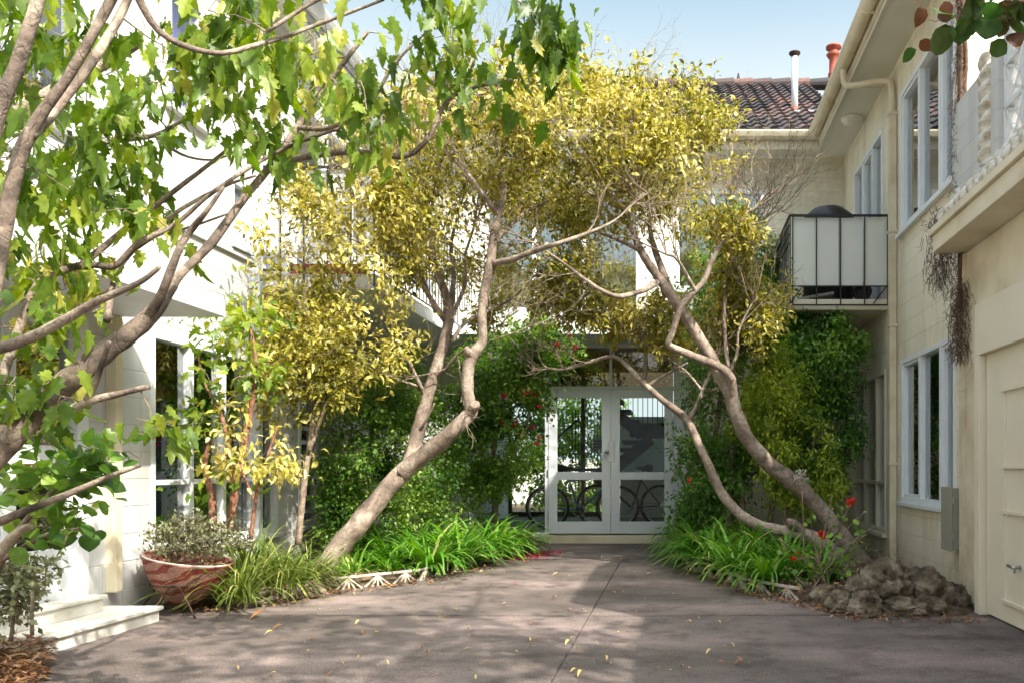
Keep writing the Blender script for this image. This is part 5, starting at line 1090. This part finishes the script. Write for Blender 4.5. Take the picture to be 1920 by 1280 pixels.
# ================================================================= STRAP-LEAVED PLANTS
def strap_tpl(g, n, L, wd, arch=.9, spread=.10):
    Vs, Ts, ti = [], [], []; o = 0; K = 7
    for i in range(n):
        a = g.uniform(0, 2 * math.pi); l = L * g.uniform(.6, 1.15); w_ = wd * g.uniform(.7, 1.2); el = g.uniform(.45, 1.35); bend = arch * g.uniform(.6, 1.5)
        r0 = g.uniform(0, spread); bx, by = r0 * math.cos(a + g.normal(0, .8)), r0 * math.sin(a + g.normal(0, .8)); h, z = 0, 0; pts = []
        e = el
        for k in range(K + 1):
            pts.append((bx + h * math.cos(a), by + h * math.sin(a), z)); h += l / K * math.cos(e); z += l / K * math.sin(e); e -= bend * 1.7 / K * (.5 + k / K)
            z = max(z, .015)
        sx, sy = -math.sin(a), math.cos(a); V = []
        for k, p in enumerate(pts):
            ww = w_ * (1 - (k / K) ** 2.5) * .5 + .0006
            V += [(p[0] - sx * ww, p[1] - sy * ww, p[2] + ww * .3), (p[0] + sx * ww, p[1] + sy * ww, p[2] + ww * .3)]
        T = []
        for k in range(K): c = 2 * k + o; T += [(c, c + 1, c + 3), (c, c + 3, c + 2)]
        Vs += V; Ts += T; ti += [float(g.choice([g.uniform(.1, .85), .97], p=[.95, .05]))] * (2 * K); o += len(V)
    return np.array(Vs), np.array(Ts), np.array(ti)
gs = np.random.default_rng(51)
def strap_plant(name, n, L, wd, arch=.9, spread=.1, mat=None, label='x', cat='plant', group=None):
    V, T, ti = strap_tpl(gs, n, L, wd, arch, spread); o = tri_mesh(name, V, T, ti, mat or M['lf_strap']); return tag(o, label, cat, group)
ORD = ['first', 'second', 'third', 'fourth', 'fifth', 'sixth', 'seventh', 'eighth', 'ninth', 'tenth', 'eleventh', 'twelfth', 'thirteenth', 'fourteenth', 'fifteenth', 'sixteenth']
def row(spots, side, group, protos, fmt):
    for i, (x, y, sc) in enumerate(spots):
        p = protos[i % len(protos)]
        o = p if i < len(protos) else copy_tree(p)
        o.location = (x, y, .05); o.rotation_euler = (0, 0, rnd.uniform(0, 6.28)); o.scale = (sc, sc, sc); o['label'] = fmt % ORD[i]; o['group'] = group
pr = [strap_plant('strap_leaf_plant', 110, .66, .036, 1.15) for _ in range(4)]
row([(-1.97, 10.2, .8), (-1.95, 9.75, .95), (-2.3, 10.0, .9), (-2.08, 9.3, 1.05), (-2.5, 9.5, 1), (-2.18, 8.85, 1.1), (-2.65, 9.0, 1.1), (-2.3, 8.4, 1.1), (-2.75, 8.6, 1.1), (-2.44, 7.95, 1.05), (-2.85, 8.1, 1.0)], 'L', 'strap-leaved plants along the left border', pr, '%s dark green strap-leaf clump counted from the doors along the left border')
pr = [strap_plant('strap_leaf_plant', 110, .66, .036, 1.15) for _ in range(4)]
row([(.14, 10.3, .85), (.12, 9.75, .95), (.5, 10.0, .95), (.22, 9.2, 1.05), (.65, 9.4, 1.0), (.3, 8.6, 1.1), (.75, 8.75, 1.1), (.42, 8.05, 1.1), (.9, 8.2, 1.05), (.6, 7.5, 1.05), (1.05, 7.6, 1.0), (.8, 6.98, .9), (1.3, 7.1, .85)], 'R', 'strap-leaved plants along the right border', pr, '%s green strap-leaf clump counted from the doors along the right border')
pr = [strap_plant('strap_leaf_plant', 60, .45, .028, .8) for _ in range(2)]
row([(-2.75, 7.75, .9), (-3.0, 7.45, .9), (-3.15, 7.8, 1.0)], 'M', 'bright strap-leaved plants behind the white edging', pr, '%s bright yellow-green strap-leaf clump behind the white edging tiles')
pr = [strap_plant('grassy_plant', 190, .74, .016, 1.05, .14, mat=M['lf_grass'], cat='plant') for _ in range(3)]
row([(-3.32, 6.12, .95), (-3.25, 6.65, .9), (-3.6, 6.8, 1.1), (-3.2, 7.0, .75)], 'S', 'fine grassy clumps beside the red bowl', pr, '%s fine grassy clump counted from the red bowl')

# ================================================================= ROCKS
def rock(name, c, s, seed, label, group, cat='rock', hole=False):
    import bmesh
    bm = bmesh.new(); bmesh.ops.create_icosphere(bm, subdivisions=5, radius=1.0)
    for v in bm.verts:
        p = v.co.copy(); q = p * 1.1 + Vector((seed * 3.1, seed, 0))
        f = 1 + .28 * noise.noise(q) + .16 * noise.noise(q * 2.4) + .10 * noise.noise(q * 5) + .06 * noise.noise(q * 11) + .035 * noise.noise(q * 21) - .05 * max(0, noise.noise(q * 9 + Vector((5, 5, 5))))
        v.co = Vector((p.x * s[0], p.y * s[1], p.z * s[2])) * f
        if v.co.z < -s[2] * .6: v.co.z = -s[2] * .6
    me = bpy.data.meshes.new(name); bm.to_mesh(me); bm.free(); me.materials.append(M['rock'])
    me.polygons.foreach_set('use_smooth', [True] * len(me.polygons))
    o = bpy.data.objects.new(name, me); COL.objects.link(o); o.location = (c[0], c[1], c[2]); o.rotation_euler = (0, 0, seed)
    return tag(o, label, cat, group)
def gp(px, py): d = H * F / (py - CY); return ((px - CX) * d / F, d)
RK = [(1512, 1118, .10, .09, .09, 'small rounded rock at the left end of the right rockery'), (1548, 1130, .13, .11, .12, 'second rounded rock from the left end of the right rockery'), (1580, 1146, .13, .11, .12, 'brown rock third from the left end of the right rockery'),
      (1625, 1150, .17, .13, .15, 'brown front rock with a sunlit left face in the right rockery'), (1690, 1152, .2, .10, .1, 'low flat rock in front of the rockery hollow'), (1742, 1150, .13, .1, .10, 'low front rock between the flat rock and the end boulder'), (1782, 1140, .16, .14, .17, 'round end boulder of the rockery beside the garage'),
      (1655, 1085, .26, .18, .19, 'largest grey-brown rock at the foot of the leaning tree'), (1728, 1098, .2, .17, .19, 'tall rock arching over the rockery hollow'), (1612, 1098, .13, .12, .13, 'pale rough rock left of the largest rock')]
for i, (px, py, a, b, c, lb) in enumerate(RK):
    x, y = gp(px, min(py, 1150)); 
    if py < 1105: y = 6.15; x = (px - CX) * y / F; z = H - (py - CY) * y / F - .03
    else: z = .05
    rock('rock', (x, y, z - .01), (a, b, c * .95), i + 1.3, lb, 'rocks of the right rockery')
LK = [(602, 1108, .14, .12, .09, 'flat grey rock at the foot of the left leaning trunk'), (640, 1090, .15, .1, .1, 'grey rock just behind the white edging tiles'), (575, 1120, .11, .1, .09, 'round rock below the leaning trunk beside the driveway'), (530, 1128, .13, .1, .1, 'rock under the grassy clump nearest the trunk'), (485, 1136, .12, .1, .1, 'rock under the middle of the grassy clumps'), (440, 1142, .12, .1, .1, 'rock touching the red bowl stand')]
for i, (px, py, a, b, c, lb) in enumerate(LK):
    x, y = gp(px, py); rock('rock', (x, y + .08, .04), (a, b, c), i + 20.3, lb, 'rocks edging the left border')

# ================================================================= EDGING TILES
def edging():
    mb = MB(); w_ = .30; h = .12; t_ = .035
    mb.box(-w_ / 2, w_ / 2, 0, t_, h - .022, h)
    for k in range(5):
        a = R(20 + k * 35); tx = max(-w_ / 2 + .012, min(w_ / 2 - .012, math.cos(a) / max(math.sin(a), .2) * (h - .02) * .85)); 
        b = len(mb.v)
        for y in (.003, t_ - .003):
            for (x, z) in ((tx - .013, 0), (tx + .013, 0), (.010, h - .02), (-.010, h - .02)): mb.v.append((x, y + .0005 * k, z))
        for f in ((0, 1, 2, 3), (7, 6, 5, 4), (0, 4, 5, 1), (1, 5, 6, 2), (2, 6, 7, 3), (3, 7, 4, 0)): mb.face([b + i for i in f])
    return mb.build('edging_tile', M['edge'], bevel=.003)
def edge_row(pts, fmt, group, first):
    i = 0; o0 = first
    for a, b in zip(pts, pts[1:]):
        a = Vector(a); b = Vector(b); L = (b - a).length; n = max(1, round(L / .31)); an = math.atan2(b.y - a.y, b.x - a.x)
        for k in range(n):
            c = a + (b - a) * ((k + .5) / n); o = o0 if (i == 0) else copy_tree(o0)
            o.location = (c.x, c.y, -.005); o.rotation_euler = (R(-4) + rnd.uniform(-.06, .06), 0, an + rnd.uniform(-.05, .05)); o.scale = (L / n / .31, 1, 1)
            tag(o, fmt % (ORD[i] if i < 16 else 'last'), 'garden edging', group); i += 1
edge_row([(-2.98, 7.0), (-2.42, 7.58), (-2.14, 8.75), (-1.88, 9.8)], '%s white fan-pattern edging tile of the left border counted from the rocks', 'fan-pattern edging of the left border', edging())
edge_row([(.0, 10.0), (.2, 8.3), (.62, 6.95), (1.0, 6.4)], '%s fan-pattern edging tile of the right border counted from the doors', 'fan-pattern edging of the right border', edging())

# ================================================================= RED BOWL ON A WIRE STAND
bx, by = (350 - CX) * 5.95 / F, 5.95
t = thing('planter_bowl', 'red striped conical bowl holding a grey-green succulent shrub', 'planter', (bx, by, 0))
mb = MB(); prof = [(.03, .06), (.10, .09), (.20, .19), (.265, .30), (.298, .40), (.306, .41), (.29, .415), (.27, .39), (.2, .35), (.001, .34)]
mb.lathe((0, 0, 0), prof, 40)
rot = Matrix.Rotation(R(10), 4, 'Y')
mb.v = [tuple((rot @ (Vector(v) - Vector((0, 0, .3)))) + Vector((bx, by, .29))) for v in mb.v]
mb.build('bowl', M['bowl'], t, smooth=True)
mb = MB(); n_ = 40; pts = []
for i in range(n_ + 1): a = 2 * math.pi * i / n_; pts.append(tuple((rot @ Vector((.298 * math.cos(a), .298 * math.sin(a), .116))) + Vector((bx, by, .29))))
mb.tube(pts, .007, 6); mb.build('rim', M['edge'], t, smooth=True)
g = np.random.default_rng(61); nodes = [(bx, by, .36), (bx + .1, by, .36), (bx - .1, by, .36)]; tg = bush_ells(bx + .1, by, .55, (.37, .26, .18), 200, g); tg = tg[tg[:, 2] > .40]
mb = MB(); pth = grow(mb, nodes, [.02] * 3, tg, g, rmax=.006, thin=.002); mb.build('stems', M['twig'], t)
pos, dirs = twig_leaves(pth, 14, .028, g); V, T, k = leaves(TOVAL, pos, dirs + np.array([0, 0, 1.2]), g.uniform(.022, .042, len(pos)), g, 1)
tri_mesh('foliage', V, T, np.repeat(np.clip(g.normal(.5, .3, len(pos)), 0, 1), k), M['lf_grey'], t)
t = thing('wire_stand', 'rusty bent wire stand carrying the red striped bowl', 'stand', (bx, by, 0))
for k in range(3):
    a = R(-90 + 120 * k + 12); c = Vector((math.cos(a), math.sin(a), 0)); s_ = Vector((-math.sin(a), math.cos(a), 0)); o_ = Vector((bx, by, 0))
    q, r = smooth_path([o_ + c * .30 - s_ * .16 + Vector((0, 0, .005)), o_ + c * .25 - s_ * .09 + Vector((0, 0, .12)), o_ + c * .235 - s_ * .03 + Vector((0, 0, .22)), o_ + c * .235 + s_ * .03 + Vector((0, 0, .22)), o_ + c * .25 + s_ * .09 + Vector((0, 0, .12)), o_ + c * .30 + s_ * .16 + Vector((0, 0, .005))], [.007] * 6, 6)
    mb = MB(); mb.tube(q, .007, 8); mb.build('leg', M['rust'], t, smooth=True)
mb = MB(); mb.torus((bx, by, .225), .23, .006, 36, 6, axis='z'); mb.build('ring', M['rust'], t, smooth=True)

# ================================================================= GERANIUM
t = thing('geranium', 'straggly geranium with scarlet flower heads in front of the right tree trunks', 'plant', (1.3, 6.6, .05))
g = np.random.default_rng(71); mb = MB(); ends = []; dG = 6.6
gst = [(1595, 942), (1542, 1003), (1492, 1048), (1640, 985), (1625, 1000), (1560, 930), (1520, 960), (1460, 1010), (1575, 965), (1470, 1060), (1530, 1040), (1600, 1030), (1620, 960)]
pos = []
for i, (a, b) in enumerate(gst):
    e = P(a, b, dG + g.uniform(-.15, .15)); s_ = Vector((P(1550, 1090, dG).x + g.uniform(-.15, .15), dG + g.uniform(-.05, .15), .07)); m1 = s_.lerp(e, .5) + Vector(g.normal(0, .05, 3)) + Vector((0, 0, .04))
    q, r = smooth_path([s_, m1, e], [.008, .006, .004], 6); mb.tube(q, r, 6)
    for k in range(9): u = q[int(g.integers(3, len(q)))]; pos.append(tuple(u + Vector(g.normal(0, .035, 3))))
mb.build('stem', M['twig'], t, smooth=True); pos = np.array(pos)
V, T, k = leaves(TR, pos, g.normal(0, 1, pos.shape), g.uniform(.03, .055, len(pos)), g, .8); tri_mesh('foliage', V, T, np.repeat(g.uniform(.3, .9, len(pos)), k), M['lf_mid'], t)
flowers(t, [tuple(P(a, b, dG)) for a, b in gst[:3]], M['fl_red'], .045, 16, 'flower_head', 3)
flowers(t, [tuple(P(1618, 1014, dG))], M['lf_fall1'], .02, 8, 'faded_flower', 5)
t = thing('seed_head', 'dry pale round seed head on a stalk before the right leaning trunk', 'plant', tuple(P(1500, 1075, 7.3)))
e = P(1503, 893, 7.3); mb = MB(); mb.tube([P(1508, 1070, 7.3), P(1506, 980, 7.3), e], [.007, .006, .005], 7); mb.build('stalk', M['twig'], t)
mb = MB()
for i in range(46):
    v = Vector(g.normal(0, 1, 3)).normalized(); mb.tube([e, e + v * .055, e + v * .075], [.0015, .002, .006], 5)
mb.build('seed_cluster', M['edge'], t)

# ================================================================= VINE ON THE CORNER PIPE
t = thing('climbing_vine', 'dead brown vine hanging down the corner pipe by the garage', 'vine', (2.33, 6.6, 3.0))
g = np.random.default_rng(81); mb = MB()
for k in range(5):
    pts = []; 
    for i in range(26): z = 5.9 - i * .14; pts.append((2.36 + .018 * math.sin(i * .7 + k) - .01 * k * .3, 6.56 + .03 * math.cos(i * .9 + k * 2), z))
    q, r = smooth_path(pts, [.026 - .0006 * i for i in range(26)], 3); mb.tube(q, r, 6)
mb.build('stem', M['dry'], t, smooth=True)
mb = MB()
for i in range(1500):
    z = g.choice([g.uniform(2.0, 3.2), g.uniform(3.1, 5.8)], p=[.6, .4]); wd = .075 if z < 3.2 else .03
    p = Vector((2.22 + g.normal(0, .06), 6.64 + g.normal(0, .03), z)) if 2.6 < z < 3.25 else Vector((2.33 + g.normal(0, .025), 6.54 + g.normal(0, wd), z)); L = g.uniform(.05, .16)
    mb.tube([p, p + Vector(g.normal(0, .03, 3)) - Vector((0, 0, L * .5)), p + Vector(g.normal(0, .04, 3)) - Vector((0, 0, L))], [.003, .002, .001], 3, cap=False)
mb.build('tendrils', M['dry'], t)
pos = np.array([(2.31 + g.normal(0, .02), 6.52 + g.normal(0, .04), g.uniform(3.3, 4.0)) for _ in range(70)]); V, T, k = leaves(TOVAL, pos, g.normal(0, 1, pos.shape), g.uniform(.015, .035, 70), g, 1); tri_mesh('foliage', V, T, np.repeat(g.uniform(0, .8, 70), k), M['lf_mid'], t)
mb = MB(); mb.box(2.345, 2.405, 6.50, 6.60, .02, 2.81); mb.box(2.34, 2.41, 6.49, 6.605, 1.7, 1.73); o = mb.build('downpipe', M['gutter'], rw, bevel=.004)

# ================================================================= LITTER
gl = random.Random(91)
def fallen(name, tpl, L, mat, label, group, spots):
    V, T, k = leaves(tpl, np.zeros((1, 3)), np.array([[0, 1.0, 0]]), [L], np.random.default_rng(gl.randint(0, 999)), .15)
    V[:, 2] -= V[:, 2].min(); o = tri_mesh(name, V, T, np.repeat(gl.random(), k), mat); first = True
    for (x, y, s) in spots:
        c = o if first else o.copy()
        if not first: COL.objects.link(c)
        first = False; c.location = (x, y, .007); c.rotation_euler = (gl.uniform(-.15, .15), gl.uniform(-.15, .15), gl.uniform(0, 6.28)); c.scale = (s, s, s); tag(c, label, 'fallen leaf', group)
def scat(n):
    out = []
    while len(out) < n:
        py = 1045 + 230 * gl.random() ** 1.3; px = gl.uniform(480, 1500) + gl.uniform(-250, 120) * (py - 1045) / 230; x, y = gp(px, py)
        lo = -1.8 if y > 9.5 else -2.35 if y > 7.6 else -3.1; hi = -.1 if y > 9.5 else .1 if y > 8.3 else .55 if y > 7 else .95 if y > 6.3 else 2
        if lo < x < hi: out.append((x, y, gl.uniform(.6, 1.2)))
    return out
fallen('fallen_leaf', TCU, .052, M['lf_fall1'], 'curled yellow leaf fallen on the driveway', 'yellow leaves fallen on the driveway', scat(38))
fallen('fallen_leaf', TCU, .058, M['lf_fall2'], 'curled brown leaf fallen on the driveway', 'brown leaves fallen on the driveway', scat(34))
fallen('fallen_leaf', TOVAL, .036, M['lf_fall1'], 'small flat pale leaf fallen on the driveway', 'small pale leaves fallen on the driveway', scat(30))
fallen('fallen_leaf', TL, .09, M['lf_fall2'], 'larger lobed brown leaf on the driveway near the red bowl', 'lobed leaves near the red bowl', [(-2.95, 5.75, 1.0), (-2.6, 5.3, .7)])
fallen('fallen_petal', TR, .035, M['fl_pink'], 'single crimson petal on the driveway away from the heap', 'scattered crimson petals', [(*gp(a, b), 1) for a, b in ((873, 1086), (832, 1102), (973, 1096), (969, 1094), (940, 1060), (955, 1050), (1000, 1060))])
def stuff(name, pos, tpl, size, mat, seed, label, tl=(.0, 1)):
    g = np.random.default_rng(seed); d = g.normal(0, 1, pos.shape); d[:, 2] *= .2; V, T, k = leaves(tpl, pos, d, g.uniform(*size, len(pos)), g, .35)
    o = tri_mesh(name, V, T, np.repeat(g.uniform(*tl, len(pos)), k), mat); return tag(o, label, 'litter', kind='stuff')
g = np.random.default_rng(95)
c0 = gp(985, 1040); pos = np.stack([g.normal(c0[0] + .02, .16, 420), g.normal(c0[1], .28, 420), np.full(420, .012)], 1); stuff('petal_litter', pos, TR, (.02, .035), M['fl_pink'], 96, 'heap of fallen crimson petals at the border by the doors')
def along(pts, n, sd):
    out = []
    for _ in range(n):
        i = g.integers(0, len(pts) - 1); t_ = g.random(); a, b = pts[i], pts[i + 1]; out.append((a[0] + (b[0] - a[0]) * t_ + g.normal(0, sd), a[1] + (b[1] - a[1]) * t_ + g.normal(0, sd), .012 + g.random() * .015))
    return np.array(out)
stuff('leaf_litter', along([(-3.5, 5.95), (-3.2, 6.25), (-2.9, 6.85), (-2.35, 7.5), (-2.0, 8.7)], 420, .07), TS, (.03, .06), M['lf_litter'], 97, 'dry brown leaf litter along the left border edge')
stuff('leaf_litter', along([(.12, 8.5), (.6, 6.85), (1.0, 6.25), (1.3, 5.65), (2.15, 5.6)], 520, .06), TS, (.03, .055), M['lf_litter'], 98, 'dry brown leaf litter along the right border edge and rocks')
pp = np.stack([g.uniform(-4.1, -2.6, 3200), g.uniform(3.3, 4.6, 3200), np.full(3200, .07) + g.random(3200) * .05], 1)
stuff('leaf_litter', pp[pp[:, 0] < -2.45 - (pp[:, 1] - 3.0) * .70], TNARROW, (.04, .09), M['lf_litter'], 99, 'thick brown twig and leaf litter in the bottom left bed')
pp = np.stack([g.uniform(-4, -2, 900), g.uniform(6.1, 11, 900), np.full(900, .11) + g.random(900) * .03], 1); stuff('leaf_litter', pp[pp[:, 0] < -2.5 - .3 * np.maximum(0, 8 - pp[:, 1])], TS, (.03, .06), M['lf_litter'], 100, 'dry leaf litter on the soil of the left border')
pp = np.stack([g.uniform(.6, 2.35, 700), g.uniform(6.0, 11, 700), np.full(700, .12) + g.random(700) * .03], 1); stuff('leaf_litter', pp, TS, (.03, .06), M['lf_litter'], 101, 'dry leaf litter on the soil of the right border')

pp = np.stack([g.uniform(-3.4, 2.2, 1500), g.uniform(3.6, 11.2, 1500), np.full(1500, .006)], 1); stuff('driveway_debris', pp, TS, (.007, .02), M['lf_litter'], 102, 'tiny specks of twig and seed debris scattered on the driveway', (.2, 1))
